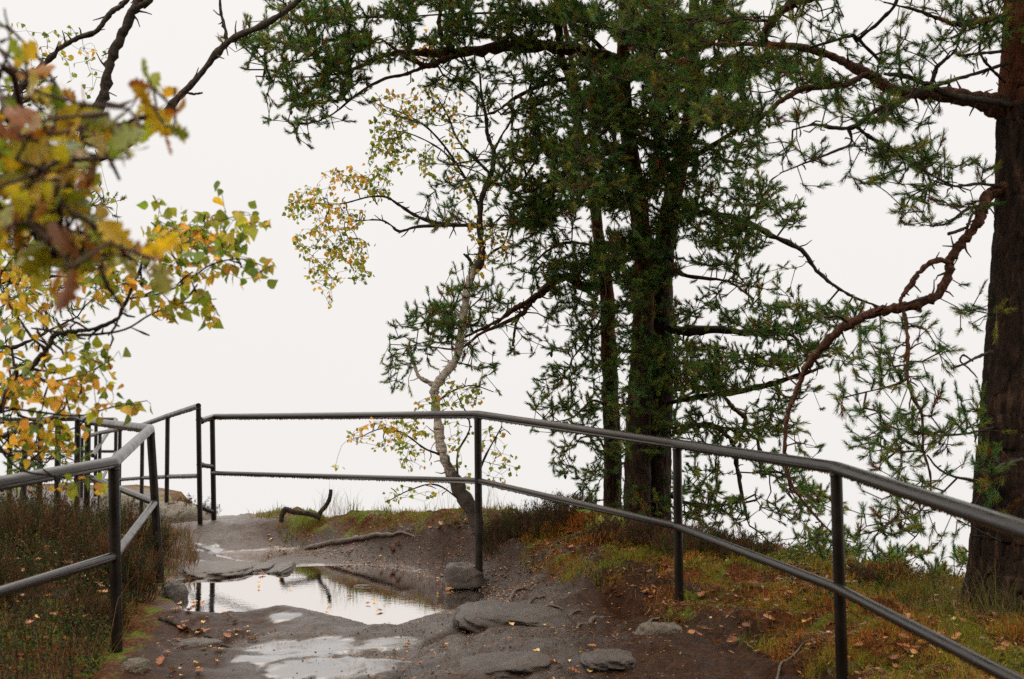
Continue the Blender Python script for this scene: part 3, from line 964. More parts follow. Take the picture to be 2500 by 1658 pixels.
CELLS_R = {0: R_(29, '6677774432520104455654'), 1: R_(30, '5666653222110143345500'), 2: R_(31, '555555645521233220'), 3: R_(31, '66566678886422'), 4: R_(32, '6656666775343100'),
           5: R_(33, '44446554567631'), 6: R_(35, '33533237877300'), 7: R_(36, '22223477530100'), 8: R_(38, '231346544320'), 9: R_(40, '100245442'), 10: R_(44, '1321'),
           14: R_(44, '000310'), 15: R_(43, '12 0043'.replace(' ', '')), 16: R_(42, '3232'), 17: R_(42, '23332'),
           18: R_(41, '332332'), 19: R_(41, '2123 133'.replace(' ', '')), 20: R_(42, '2554452'), 21: R_(41, '135333'), 22: R_(42, '3331112'), 23: R_(42, '1332125'),
           24: R_(42, '22000133'), 25: R_(40, '4344421'), 26: R_(39, '4422201'), 6.0: {}}
CELLS_Y = {26: R_(39, '2320'), 27: R_(40, '578776540'), 28: R_(41, '4788875'), 29: R_(43, '44430')}

NR = dict(length=.042, shoot=.085)


def finish_pine(t, cells, k, depthj, seed, per=64, tipj=0, name='crown', width=.0021, cones=0, dz=0.0, **kw):
    A = from_cells(cells, t, k=k, depthj=depthj, seed=seed, dz=dz)
    P, dr = t.grow(A, seed=seed, sag=.05)
    rg = np.random.default_rng(seed + 1)
    mb = MB(); needles(mb, P, dr, needle_cols(len(P), rg), per=per, seed=seed + 2, width=width, **{**NR, **kw})
    mb.build(name, M_NEEDLE, t.root, smooth=False)
    for i in rg.permutation(len(P))[:cones]:
        c = MB(); q = P[i]; zz = np.linspace(0, -.042, 6); c.tube(np.array([q + np.array([0, 0, z - .01]) for z in zz]), [.004, .012, .015, .013, .008, .002], 8, rough=.1, seed=i)
        c.build('pine_cone', M_TWIG, t.root, hascol=False)
    return P


# --- pine with the reddish trunk and the long limb to the left (A)
tA = Tree('pine_tree', D(1470, 1330, 12.4), 'middle pine with reddish bark and a long limb reaching left across the top')
tA.limb([(1466, 1345, 12.4, 74), (1468, 1250, 12.4, 66), (1472, 1100, 12.4, 60), (1477, 900, 12.4, 52), (1484, 760, 12.4, 48), (1486, 600, 12.4, 44), (1470, 450, 12.4, 40), (1452, 330, 12.4, 36),
         (1440, 200, 12.4, 32), (1440, 60, 12.4, 28), (1445, -120, 12.5, 24), (1460, -450, 12.5, 16), (1470, -800, 12.5, 6)], M_BARK2, 'trunk', 90, wob=.006, bark=.09)
tA.limb([(1438, 150, 12.4, 34), (1380, 128, 12.3, 32), (1300, 110, 12.2, 30), (1180, 108, 12.1, 28), (1080, 118, 12.0, 24), (1010, 122, 12.0, 20), (950, 122, 11.9, 16), (895, 126, 11.8, 12), (840, 150, 11.7, 9),
         (780, 170, 11.6, 6), (700, 178, 11.6, 4), (590, 176, 11.6, 3)], M_LIMB)
tA.limb([(1060, 125, 12.0, 14), (1020, 140, 11.9, 16), (985, 152, 11.9, 14), (955, 140, 11.8, 12), (930, 128, 11.8, 9), (905, 108, 11.8, 7), (880, 90, 11.7, 5)], M_LIMB)
tA.limb([(985, 152, 11.9, 9), (940, 170, 11.8, 8), (880, 185, 11.7, 7), (820, 222, 11.6, 6), (770, 262, 11.5, 4), (730, 282, 11.5, 3)], M_LIMB)
tA.limb([(1045, 110, 12.0, 14), (1022, 90, 11.9, 13), (1015, 55, 11.9, 11), (1018, 10, 11.9, 9), (1020, -40, 11.9, 7)], M_LIMB)
tA.limb([(1180, 105, 12.1, 12), (1140, 85, 12.0, 10), (1090, 75, 11.9, 8), (1050, 50, 11.9, 5)], M_LIMB)
tA.limb([(1288, -60, 12.2, 20), (1290, 60, 12.2, 20), (1295, 130, 12.3, 20), (1320, 200, 12.3, 16), (1330, 260, 12.3, 12)], M_LIMB)
tA.limb([(1440, 200, 12.4, 16), (1350, 180, 12.3, 14), (1270, 190, 12.2, 12), (1190, 225, 12.1, 9), (1140, 260, 12.0, 6), (1080, 270, 12.0, 3)], M_LIMB)
tA.limb([(1440, 160, 12.4, 12), (1330, 60, 12.3, 10), (1250, 40, 12.2, 8), (1120, 30, 12.1, 5), (900, 40, 11.9, 4), (760, 40, 11.8, 3)], M_LIMB)
tA.limb([(1455, 340, 12.4, 14), (1380, 360, 12.3, 10), (1300, 400, 12.2, 8), (1230, 440, 12.2, 5)], M_LIMB)
finish_pine(tA, CELLS_A, 48, .42, 101, cones=14, dz=-.15)

# --- slender pine (N)
tN = Tree('pine_tree', D(1412, 1330, 12.9), 'slender pine on the left of the trio with a forked limb sweeping down left')
tN.limb([(1414, 1330, 12.9, 48), (1413, 1200, 12.9, 42), (1414, 1050, 12.9, 40), (1408, 880, 12.9, 36), (1404, 760, 12.9, 34), (1400, 660, 12.9, 32), (1384, 560, 12.9, 26), (1372, 470, 12.9, 24), (1352, 360, 12.9, 20),
         (1330, 260, 12.9, 16), (1320, 150, 12.9, 12), (1300, 20, 12.9, 10), (1290, -250, 12.9, 7), (1280, -450, 12.9, 3)], M_BARK2, 'trunk', 70, wob=.008, bark=.09)
tN.limb([(1402, 655, 12.9, 20), (1350, 660, 12.8, 20), (1300, 640, 12.7, 20), (1262, 665, 12.6, 19), (1228, 692, 12.5, 17), (1190, 712, 12.4, 13), (1150, 740, 12.3, 10), (1100, 765, 12.3, 7), (1060, 780, 12.2, 5), (990, 772, 12.2, 3)], M_LIMB)
tN.limb([(1228, 692, 12.5, 14), (1205, 725, 12.4, 11), (1160, 748, 12.3, 9), (1110, 770, 12.2, 7), (1060, 805, 12.2, 5), (990, 800, 12.2, 3), (900, 795, 12.2, 2)], M_LIMB)
tN.limb([(1200, 727, 12.4, 7), (1190, 750, 12.4, 6), (1186, 780, 12.4, 6), (1184, 800, 12.4, 7)], M_LIMB, grow=False)
tN.limb([(1380, 570, 12.9, 7), (1340, 562, 12.8, 7), (1310, 560, 12.7, 8), (1275, 572, 12.7, 6), (1240, 600, 12.7, 5), (1228, 632, 12.7, 5), (1250, 612, 12.6, 5)], M_LIMB)
tN.limb([(1404, 700, 12.9, 6), (1380, 750, 12.8, 6), (1350, 790, 12.8, 5), (1320, 830, 12.7, 3)], M_LIMB)
tN.limb([(1412, 950, 12.9, 7), (1370, 925, 12.8, 6), (1320, 965, 12.7, 4), (1270, 975, 12.7, 3)], M_LIMB)
tN.limb([(1412, 1080, 12.9, 7), (1380, 1010, 12.8, 6), (1340, 1010, 12.7, 4)], M_LIMB)
finish_pine(tN, CELLS_N, 44, .42, 202, cones=6, dz=-.1)

# --- dark thick pine (B)
tB_ = Tree('pine_tree', D(1520, 1330, 12.6), 'thickest dark pine of the trio, right of the reddish trunk')
tB_.limb([(1508, 1350, 12.65, 92), (1510, 1250, 12.65, 78), (1514, 1100, 12.65, 70), (1520, 900, 12.65, 66), (1524, 760, 12.65, 58), (1530, 600, 12.65, 50), (1548, 480, 12.65, 44), (1570, 380, 12.6, 36), (1592, 260, 12.6, 30),
          (1600, 120, 12.6, 26), (1605, -80, 12.6, 22), (1615, -450, 12.6, 15), (1620, -850, 12.6, 6)], M_BARK, 'trunk', 100, wob=.006, bark=.09)
tB_.limb([(1528, 762, 12.6, 26), (1580, 764, 12.5, 24), (1640, 762, 12.4, 22), (1720, 766, 12.3, 16), (1780, 768, 12.2, 12), (1830, 775, 12.1, 8), (1850, 800, 12.0, 5)], M_DARK)
tB_.limb([(1548, 500, 12.6, 20), (1620, 490, 12.4, 17), (1700, 505, 12.2, 15), (1780, 542, 12.0, 13), (1850, 578, 11.9, 11), (1880, 618, 11.9, 9), (1920, 655, 11.8, 8), (1980, 690, 11.7, 6), (2050, 715, 11.6, 4)], M_DARK)
tB_.limb([(1560, 1000, 12.5, 13), (1600, 982, 12.4, 13), (1650, 985, 12.3, 12), (1690, 1020, 12.2, 10), (1702, 1080, 12.2, 9), (1712, 1140, 12.1, 8), (1725, 1200, 12.1, 5)], M_DARK)
tB_.limb([(1660, 895, 12.3, 9), (1690, 940, 12.3, 10), (1720, 965, 12.2, 11), (1712, 1000, 12.2, 9), (1690, 1030, 12.2, 8)], M_LIMB)
tB_.limb([(1545, 930, 12.5, 12), (1620, 915, 12.4, 12), (1700, 905, 12.2, 13), (1780, 885, 12.0, 13), (1860, 862, 11.8, 10), (1900, 845, 11.8, 6)], M_DARK)
tB_.limb([(1575, 370, 12.6, 16), (1640, 340, 12.4, 12), (1700, 300, 12.2, 9), (1760, 270, 12.0, 6)], M_LIMB)
tB_.limb([(1565, 400, 12.6, 12), (1500, 330, 12.3, 10), (1440, 290, 12.0, 7), (1400, 230, 11.8, 5)], M_LIMB)
tB_.limb([(1598, 200, 12.6, 12), (1540, 120, 12.3, 9), (1480, 60, 12.0, 6)], M_LIMB)
tB_.limb([(1530, 620, 12.6, 10), (1600, 640, 12.4, 9), (1680, 650, 12.2, 6), (1740, 690, 12.1, 4)], M_LIMB)
tB_.limb([(1530, 1130, 12.6, 10), (1580, 1160, 12.5, 8), (1650, 1170, 12.3, 6), (1700, 1200, 12.2, 4)], M_DARK)
finish_pine(tB_, CELLS_B, 46, .55, 303, cones=10, dz=-.35)

# --- big right pine (R)
tR = Tree('pine_tree', D(2325, 1420, 8.3), 'big dark pine trunk at the right edge with limbs sweeping left overhead')
TRK = [(2322, 1450, 8.3, 250), (2324, 1400, 8.3, 210), (2330, 1340, 8.3, 188), (2338, 1200, 8.3, 178), (2348, 1000, 8.3, 166), (2356, 800, 8.3, 156), (2366, 600, 8.3, 146), (2372, 450, 8.3, 140), (2376, 300, 8.3, 144),
       (2378, 200, 8.3, 136), (2384, 0, 8.3, 124), (2390, -200, 8.3, 114), (2400, -700, 8.3, 84), (2400, -1300, 8.3, 44), (2410, -1800, 8.3, 12)]
tR.limb(TRK, M_BARK, 'trunk', 200, wob=.002, n=10, bark=.075)
tR.limb([(2360, 268, 8.3, 86), (2322, 252, 8.3, 66), (2280, 238, 8.3, 48), (2230, 226, 8.3, 38), (2160, 216, 8.35, 32), (2100, 214, 8.4, 28), (2055, 205, 8.45, 26), (2020, 180, 8.5, 26), (1975, 158, 8.55, 24), (1925, 132, 8.6, 20),
         (1860, 112, 8.65, 17), (1790, 104, 8.7, 15), (1700, 102, 8.8, 12), (1620, 104, 8.9, 9), (1520, 120, 9.0, 6), (1440, 150, 9.1, 4)], M_LIMB, sides=16, rough=.02, wob=.008)
tR.limb([(1762, 98, 8.7, 16), (1768, 72, 8.6, 18), (1786, 44, 8.5, 20), (1815, 18, 8.4, 21), (1850, 0, 8.3, 20), (1920, -12, 8.2, 20), (2000, -30, 8.2, 22), (2200, -60, 8.25, 26), (2370, -60, 8.3, 30)], M_LIMB)
tR.limb([(2340, 242, 8.2, 20), (2270, 232, 8.1, 16), (2200, 222, 8.0, 15), (2140, 195, 8.0, 13), (2090, 176, 8.0, 12), (2040, 170, 8.05, 8)], M_DARK)
tR.limb([(2330, 145, 8.2, 9), (2270, 165, 8.1, 9), (2210, 182, 8.0, 9), (2140, 205, 7.95, 11), (2080, 232, 7.9, 13), (2020, 258, 7.9, 14), (1975, 290, 7.85, 12), (1930, 296, 7.8, 9), (1880, 288, 7.8, 6), (1830, 300, 7.8, 4)], M_DARK)
tR.limb([(1975, 290, 7.85, 10), (2010, 318, 7.9, 9), (2060, 345, 7.9, 8), (2120, 385, 7.95, 6), (2180, 420, 8.0, 5), (2240, 440, 8.0, 3)], M_DARK)
tR.limb([(1962, 300, 7.85, 6), (1963, 332, 7.85, 6), (1920, 352, 7.8, 6), (1850, 380, 7.8, 4), (1800, 400, 7.8, 3)], M_DARK)
tR.limb([(2000, 172, 8.5, 14), (1950, 196, 8.4, 14), (1900, 200, 8.3, 13), (1850, 207, 8.25, 14), (1805, 232, 8.2, 13), (1770, 262, 8.2, 10), (1740, 290, 8.2, 6)], M_LIMB)
tR.limb([(2350, 425, 8.3, 42), (2315, 436, 8.25, 30), (2285, 446, 8.2, 26), (2272, 470, 8.15, 26), (2262, 505, 8.1, 24), (2235, 545, 8.1, 23), (2205, 580, 8.1, 22), (2194, 610, 8.1, 22), (2188, 640, 8.1, 20), (2168, 675, 8.1, 19),
         (2135, 698, 8.1, 19), (2080, 710, 8.1, 21), (2030, 718, 8.15, 22), (1980, 738, 8.2, 22), (1935, 765, 8.25, 21), (1900, 800, 8.3, 19), (1868, 838, 8.35, 17), (1852, 868, 8.4, 13), (1838, 905, 8.4, 11), (1820, 950, 8.4, 10),
         (1812, 1010, 8.4, 9), (1814, 1070, 8.4, 8), (1828, 1120, 8.4, 7), (1860, 1165, 8.4, 6), (1895, 1205, 8.4, 5), (1935, 1245, 8.4, 3)], M_LIMB, sides=14)
tR.limb([(2196, 604, 8.1, 14), (2160, 602, 8.05, 13), (2125, 625, 8.05, 13), (2105, 655, 8.05, 12), (2085, 682, 8.05, 9), (2078, 696, 8.05, 8)], M_LIMB)
tR.limb([(2078, 690, 8.0, 8), (2090, 735, 8.0, 10), (2096, 800, 7.95, 10), (2094, 860, 7.9, 9), (2105, 910, 7.9, 8), (2128, 960, 7.9, 7), (2132, 1040, 7.9, 6), (2148, 1100, 7.9, 5), (2140, 1160, 7.9, 4), (2095, 1195, 7.9, 4), (2000, 1215, 7.9, 3)], M_LIMB)
tR.limb([(2140, 685, 8.1, 8), (2110, 695, 8.0, 7), (2080, 705, 8.0, 6)], M_DARK, grow=False)
tR.limb([(1958, 745, 8.2, 7), (1935, 730, 8.15, 7), (1905, 733, 8.1, 6)], M_DARK, grow=False)
tR.limb([(2095, 790, 7.95, 7), (2092, 870, 7.9, 6), (2060, 890, 7.9, 5), (2000, 905, 7.9, 3)], M_LIMB)
tR.limb([(2290, 812, 8.1, 8), (2262, 822, 8.0, 7), (2230, 838, 7.9, 6), (2196, 851, 7.85, 6)], M_DARK, grow=False)
tR.limb([(2246, 834, 7.95, 4), (2225, 820, 7.9, 5), (2217, 834, 7.9, 4), (2238, 852, 7.9, 4), (2256, 872, 7.95, 3)], M_DARK, grow=False)
tR.limb([(2300, 985, 8.2, 7), (2240, 1000, 8.0, 6), (2180, 1005, 7.9, 5), (2110, 1000, 7.9, 3)], M_DARK)
tR.limb([(2280, 1110, 8.1, 8), (2220, 1105, 8.0, 6), (2170, 1085, 7.9, 5), (2140, 1050, 7.9, 4)], M_DARK)
tR.limb([(2360, 1060, 8.0, 8), (2310, 1075, 7.7, 7), (2270, 1110, 7.6, 5)], M_DARK)
tR.limb([(2320, 42, 8.2, 18), (2270, 48, 8.1, 14), (2210, 56, 8.0, 13), (2160, 40, 8.0, 10), (2110, 22, 8.0, 7), (2040, 5, 8.0, 4)], M_DARK)
tR.limb([(2315, 118, 8.2, 8), (2262, 124, 8.1, 7), (2215, 128, 8.0, 8), (2206, 112, 8.0, 5)], M_DARK, grow=False)
tR.limb([(2150, 195, 8.0, 9), (2160, 160, 8.0, 9), (2180, 140, 8.0, 8), (2200, 122, 8.0, 5), (2215, 90, 8.0, 4), (2200, 60, 8.0, 3)], M_DARK)
tR.limb([(2320, 190, 8.2, 7), (2290, 160, 8.1, 7), (2262, 120, 8.0, 6), (2270, 80, 8.0, 4)], M_DARK)
tR.limb([(2310, 430, 8.2, 9), (2260, 425, 8.1, 7), (2200, 430, 8.0, 5), (2150, 415, 8.0, 3)], M_DARK)
tR.limb([(2300, 470, 8.2, 8), (2240, 480, 8.1, 7), (2190, 515, 8.0, 6), (2150, 522, 8.0, 3)], M_DARK)
tR.limb([(2280, 468, 8.1, 6), (2245, 495, 8.05, 6), (2235, 520, 8.0, 8), (2220, 530, 8.0, 8), (2190, 540, 7.95, 8)], M_DARK, grow=False)
tR.limb([(2310, 1250, 8.1, 6), (2270, 1230, 8.0, 4), (2210, 1200, 7.9, 3)], M_DARK)
tR.limb([(1980, 90, 8.4, 8), (2020, 60, 8.3, 8), (2060, 20, 8.2, 9), (2080, -20, 8.2, 9)], M_DARK, grow=False)
tR.limb([(1870, 110, 8.5, 6), (1960, 84, 8.4, 8), (1980, 90, 8.4, 8), (2040, 150, 8.4, 7)], M_DARK)
finish_pine(tR, CELLS_R, 22, .42, 404, per=60, width=.0016, cones=8)
# a tuft on the left side of the big trunk
# --- low pine beyond the bank (Y)
tY = Tree('young_pine', D(2150, 1460, 10.6), 'low young pine showing over the bank left of the big trunk')
tY.limb([(2150, 1560, 10.8, 30), (2140, 1480, 10.8, 24), (2120, 1420, 10.8, 14), (2110, 1370, 10.8, 8)], M_BARK, 'trunk')
tY.limb([(2130, 1450, 10.8, 12), (2200, 1400, 10.7, 8), (2290, 1400, 10.6, 5), (2340, 1410, 10.6, 3)], M_DARK)
tY.limb([(2130, 1450, 10.8, 12), (2060, 1390, 10.7, 8), (1990, 1360, 10.6, 5), (1940, 1345, 10.6, 3)], M_DARK)
finish_pine(tY, CELLS_Y, 60, .5, 505)

# --- pine at far left behind the leaves
tL = Tree('pine_tree', (-6.0, 13.2, gh(-6.0, 13.2)), 'pine behind the yellow leaves at the left edge, mostly hidden')
tL.limb([(-330, 1260, 13.2, 60), (-320, 700, 13.2, 50), (-310, 200, 13.2, 40), (-300, -100, 13.2, 30), (-300, -500, 13.2, 18), (-290, -800, 13.2, 6)], M_BARK, 'trunk', 14, n=8)
tL.limb([(-320, 760, 13.2, 20), (-150, 740, 13.1, 16), (0, 800, 13, 12), (60, 790, 13, 9), (120, 760, 13, 5), (180, 730, 13, 3)], M_DARK)
tL.limb([(-320, 640, 13.2, 20), (-150, 640, 13.1, 16), (0, 650, 13, 12), (80, 640, 13, 9), (160, 640, 13, 5), (240, 660, 13, 3)], M_DARK)
tL.limb([(-315, 450, 13.2, 18), (-150, 480, 13.1, 14), (0, 520, 13, 9), (120, 500, 13, 6), (220, 440, 13, 3)], M_DARK)
tL.limb([(-315, 250, 13.2, 16), (-150, 270, 13.1, 12), (0, 260, 13, 8), (80, 220, 13, 4)], M_DARK)
CL = {3: R_(0, '24'), 4: R_(0, '553'), 5: R_(0, '432'), 8: R_(2, '011'), 9: R_(2, '2242'), 10: R_(0, '344342'), 11: R_(0, '455543'), 12: R_(0, '445554'), 13: R_(0, '555554'),
      14: R_(0, '444443'), 15: R_(0, '65420'), 16: R_(0, '6543'), 17: R_(0, '54'), 18: R_(0, '43'), 20: R_(0, '44'), 21: R_(0, '665'), 22: R_(0, '6643'), 23: R_(0, '553')}
finish_pine(tL, CL, 13, .4, 606)

# ------------------------------------------------------------------ the crowns go on above
def upper(t, cx, cy, z0, z1, r, n, seed):
    rg = np.random.default_rng(seed)
    t_ = rg.random(n) ** 1.3
    P = np.stack([rg.normal(cx, r * .5 * (1 - .7 * t_)), rg.normal(cy, r * .38 * (1 - .7 * t_)), z0 + t_ * (z1 - z0)], -1)
    P = P[P[:, 2] > CAMZ + .30 * P[:, 1] + .1]; n = len(P)
    d = P - np.array([cx, cy, z0 - 1.0]); d /= np.linalg.norm(d, axis=1)[:, None]
    mb = MB(); needles(mb, P, d, needle_cols(n, rg), per=26, length=.17, shoot=.3, width=.008, seed=seed)
    mb.build('upper_crown', M_NEEDLE, t.root, smooth=False)


upper(tA, 1.0, 11.4, 5.15, 8.0, 3.0, 1900, 901)
upper(tB_, 2.0, 11.2, 5.15, 8.4, 3.0, 1900, 902)
upper(tN, .5, 11.8, 5.3, 6.8, 1.8, 500, 905)
upper(tR, 2.9, 6.8, 4.4, 7.8, 3.0, 2000, 903)
upper(tL, -6.6, 11.9, 5.6, 8.6, 2.0, 900, 904)

# ------------------------------------------------------------------ broad leaves
EDGE_MIX = .55
BIRCH_OUT = np.array([(0, 0), (.30, .10), (.46, .30), (.36, .52), (.20, .74), (0, 1.05), (-.20, .74), (-.36, .52), (-.46, .30), (-.30, .10)])
OAK_OUT = np.array([(0, 0), (.05, .10), (.13, .15), (.22, .24), (.15, .31), (.28, .40), (.34, .48), (.22, .54), (.36, .66), (.36, .74), (.22, .78), (.24, .90), (.12, .94), (.05, 1.02),
                    (-.05, 1.0), (-.12, .95), (-.25, .88), (-.22, .77), (-.37, .72), (-.34, .64), (-.20, .56), (-.35, .46), (-.27, .38), (-.10, .33), (-.21, .22), (-.09, .14), (-.05, .10)]) * np.array([.92, 1.0])
OAK_OUT[4, 0] *= .6; OAK_OUT[7, 0] *= .62; OAK_OUT[10, 0] *= .7


def leaves(mb, P, size, cols, outline, rg, droop=.6, fold=.25, curl=.25, edge=None):
    """flat-ish leaves fixed at P; hanging with their tips mostly down"""
    n = len(P); k = len(outline)
    d = rg.standard_normal((n, 3)) * .55; d[:, 2] -= droop
    d /= np.linalg.norm(d, axis=1)[:, None]
    a, b = basis(d)
    th = rg.random(n) * 2 * math.pi
    side = np.cos(th)[:, None] * a + np.sin(th)[:, None] * b
    nor = np.cross(d, side)
    sz = np.broadcast_to(size, (n,)) * rg.uniform(.6, 1.15, n)
    X, Y = outline[:, 0], outline[:, 1]
    fo = fold * rg.uniform(.2, 1.6, n); cu = curl * rg.uniform(-1, 1, n)
    zz = fo[:, None] * np.abs(X)[None] + cu[:, None] * (Y ** 2)[None]
    V = P[:, None] + sz[:, None, None] * (X[None, :, None] * side[:, None] + Y[None, :, None] * d[:, None] + zz[..., None] * nor[:, None])
    cz = P + sz[:, None] * (d * .5 + nor * (cu * .25)[:, None])
    V = np.concatenate([V, cz[:, None]], 1)           # centre vertex
    i = np.arange(k); T = np.stack([i, (i + 1) % k, np.full(k, k)], -1)
    Fc = (np.arange(n)[:, None, None] * (k + 1) + T[None]).reshape(-1, 3)
    cc = np.repeat(cols[:, None], k + 1, 1)
    if edge is not None:
        e = np.array(edge)[rg.integers(0, len(edge), n)][:, None]
        f = np.clip(rg.normal(.35, .35, (n, 1)), 0, 1) * rg.uniform(.2, 1.3, (n, k + 1)); f[:, -1] *= .2
        cc = cc * (1 - np.clip(f, 0, .9)[..., None]) + e * np.clip(f, 0, .9)[..., None]
    cc = cc * rg.uniform(.85, 1.15, (n, k + 1, 1))
    mb.add(V.reshape(-1, 3), Fc, cc.reshape(-1, 3))


YEL = np.array([(.72, .46, .035), (.80, .42, .05), (.60, .46, .04), (.70, .32, .06)])
GRN = np.array([(.16, .25, .02), (.27, .34, .025), (.38, .42, .035), (.10, .18, .02), (.20, .27, .045)])


def leafcols(n, fy, rg):
    c = GRN[rg.integers(0, len(GRN), n)].copy()
    k = rg.random(n) < fy
    c[k] = YEL[rg.integers(0, len(YEL), k.sum())]
    return c * rg.uniform(.75, 1.25, (n, 1))


def ellips(lst, depth, dj, rg, ds=1.0):
    P, fy = [], []
    for e in lst:
        cx, cy, rx, ry, n = e[:5]; f = e[5] if len(e) > 5 else .3
        dep = e[6] if len(e) > 6 else depth
        for _ in range(int(n * ds)):
            r, t = math.sqrt(rg.random()), rg.random() * 2 * math.pi
            P.append(D(cx + rx * r * math.cos(t) * 1.1, cy + ry * r * math.sin(t) * 1.1, dep + rg.standard_normal() * dj)); fy.append(f)
    return np.array(P), np.array(fy)


def broadleaf(t, lst, depth, dj, size, seed, outline=BIRCH_OUT, m=None, ds=1.0, per=2, cols=None, droop=.6, tip=.0014, sag=0, name='foliage'):
    rg = np.random.default_rng(seed)
    A, fy = ellips(lst, depth, dj, rg, ds)
    P, dr = t.grow(A, seed=seed, tip=tip, expo=2.6, step=.06, sag=sag)
    Q = np.concatenate([P + rg.standard_normal(P.shape) * size * (.0 if i == 0 else .55) for i in range(per)])
    fq = np.concatenate([fy] * per)
    c = np.array([leafcols(1, f, rg)[0] for f in fq]) if cols is None else cols(len(Q), rg)
    mb = MB(); leaves(mb, Q, size, c, outline, rg, droop=droop, curl=.5 if outline is OAK_OUT else .3,
                      edge=[(.30, .09, .012), (.20, .06, .012), (.42, .26, .02), (.10, .16, .014)] if outline is OAK_OUT else [(.62, .34, .04), (.50, .40, .04), (.16, .24, .02)])
    mb.build(name, m or M_LEAF, t.root, smooth=False)
    return Q


# --- centre birch
DB = 12.0
tC = Tree('birch_tree', D(1098, 1215, DB), 'slim crooked white-barked birch leaning over the edge behind the railing')
tC.twigm = M_TWIG
tC.limb([(1104, 1225, DB, 32), (1092, 1185, DB, 31), (1070, 1145, DB, 31), (1045, 1100, DB, 28), (1028, 1065, DB, 25), (1016, 1020, DB, 21), (1010, 970, DB, 19), (1006, 930, DB, 19), (1004, 900, DB, 21), (1020, 872, DB, 20),
         (1045, 842, DB, 20), (1058, 810, DB, 19), (1066, 760, DB, 18), (1073, 710, DB, 17), (1080, 665, DB, 17), (1090, 632, DB, 18), (1108, 606, DB, 21), (1112, 575, DB, 15), (1108, 530, DB, 14), (1110, 470, DB, 13),
         (1122, 430, DB, 12), (1136, 392, DB, 11), (1140, 350, DB, 10), (1126, 315, DB, 9), (1122, 270, DB, 8), (1112, 220, DB, 6), (1108, 170, DB, 4)], M_BIRCH, 'trunk', 14, rough=.06, wob=.012)
for L in [[(1110, 522, 12, 11), (1060, 520, 12, 9), (1010, 521, 11.95, 8), (960, 524, 11.9, 7), (922, 534, 11.9, 6), (900, 518, 11.85, 5), (875, 508, 11.8, 4), (820, 510, 11.8, 3)],
          [(1060, 520, 12, 9), (1005, 514, 12, 9), (960, 498, 12, 8), (920, 472, 12, 7), (890, 455, 12, 5), (850, 455, 12, 4), (790, 470, 11.9, 3), (730, 470, 11.9, 2)],
          [(1004, 890, 12, 17), (985, 880, 12, 10), (966, 868, 12, 8), (956, 840, 12, 7), (945, 812, 12, 6)],
          [(1096, 628, 12, 12), (1085, 600, 12, 7), (1070, 586, 12, 5)],
          [(1130, 400, 12, 8), (1100, 370, 12, 7), (1070, 340, 12, 6), (1050, 310, 12, 5), (1035, 270, 12, 4), (1010, 225, 12, 3)],
          [(1108, 480, 12, 7), (1085, 430, 12, 6), (1055, 380, 12, 5), (1020, 330, 12, 5), (980, 290, 12, 4), (930, 262, 12, 3), (870, 240, 12, 2)],
          [(1055, 380, 12, 5), (1010, 340, 12, 4), (950, 310, 12, 3), (900, 300, 12, 2)],
          [(1140, 350, 12, 6), (1160, 310, 12, 5), (1178, 280, 12, 4), (1190, 220, 12, 3)],
          [(1112, 230, 12, 5), (1090, 190, 12, 4), (1040, 170, 12, 3), (985, 120, 12, 2)],
          [(1110, 605, 12, 8), (1140, 580, 12, 6), (1165, 560, 12, 4), (1180, 500, 12, 3)],
          [(1018, 1050, 12, 7), (980, 1035, 11.9, 5), (930, 1000, 11.9, 4), (880, 990, 11.9, 3), (830, 1010, 11.9, 2)],
          [(1060, 1130, 12, 6), (1056, 1050, 12, 5), (1085, 985, 12, 4), (1060, 920, 12, 3)],
          [(1095, 1180, 12, 5), (1110, 1080, 11.9, 5), (1150, 1000, 11.9, 3), (1160, 985, 11.9, 2)],
          [(1080, 1170, 12, 4), (1010, 1120, 11.9, 4), (950, 1130, 11.9, 3), (890, 1160, 11.9, 2)],
          [(1008, 930, 12, 5), (1040, 905, 12, 4), (1090, 890, 12, 3), (1140, 905, 12, 2)]]:
    tC.limb(L, M_DARK if L[0][3] < 15 else M_BIRCH, 'limb', 8, rough=.06, wob=.01)
CB = [(800, 412, 50, 25, 34, .85), (720, 460, 55, 25, 36, .4), (690, 490, 32, 25, 14, .1), (785, 500, 60, 30, 44, .5), (740, 560, 60, 40, 56, .35), (805, 580, 48, 32, 42, .25), (750, 640, 38, 30, 30, .35),
      (835, 630, 26, 22, 18, .1), (762, 690, 8, 14, 5, .5), (895, 225, 35, 25, 14, .5), (900, 290, 42, 40, 40, .2), (955, 262, 50, 26, 28, .3), (880, 365, 30, 45, 42, .08), (925, 340, 26, 50, 28, .12), (868, 430, 32, 28, 32, .1),
      (985, 372, 18, 38, 20, .1), (1005, 232, 55, 50, 28, .4), (1050, 300, 28, 55, 22, .45), (1055, 400, 22, 50, 20, .4), (1100, 440, 40, 40, 16, .4), (1160, 420, 40, 60, 10, .5), (1230, 330, 38, 60, 18, .5), (1225, 400, 30, 30, 10, .2),
      (1108, 560, 26, 70, 34, .45), (1155, 570, 18, 40, 16, .4), (1050, 912, 65, 26, 30, .12), (1000, 935, 40, 15, 12, .2), (868, 990, 48, 18, 20, .75), (940, 990, 50, 22, 26, .25), (825, 1012, 40, 10, 8, .4), (905, 1032, 48, 18, 16, .1),
      (775, 1080, 8, 8, 2, .4), (955, 1055, 38, 28, 16, .05), (1060, 1005, 48, 38, 16, .15), (1140, 1010, 32, 38, 12, .25), (1160, 1080, 32, 38, 14, .12), (1062, 1095, 38, 28, 9, .1), (940, 1142, 60, 18, 10, .1), (985, 110, 16, 55, 9, .85),
      (1380, 440, 6, 5, 2, 1.0)]
broadleaf(tC, CB, 11.95, .28, .041, 71, sag=-.02, ds=1.5)

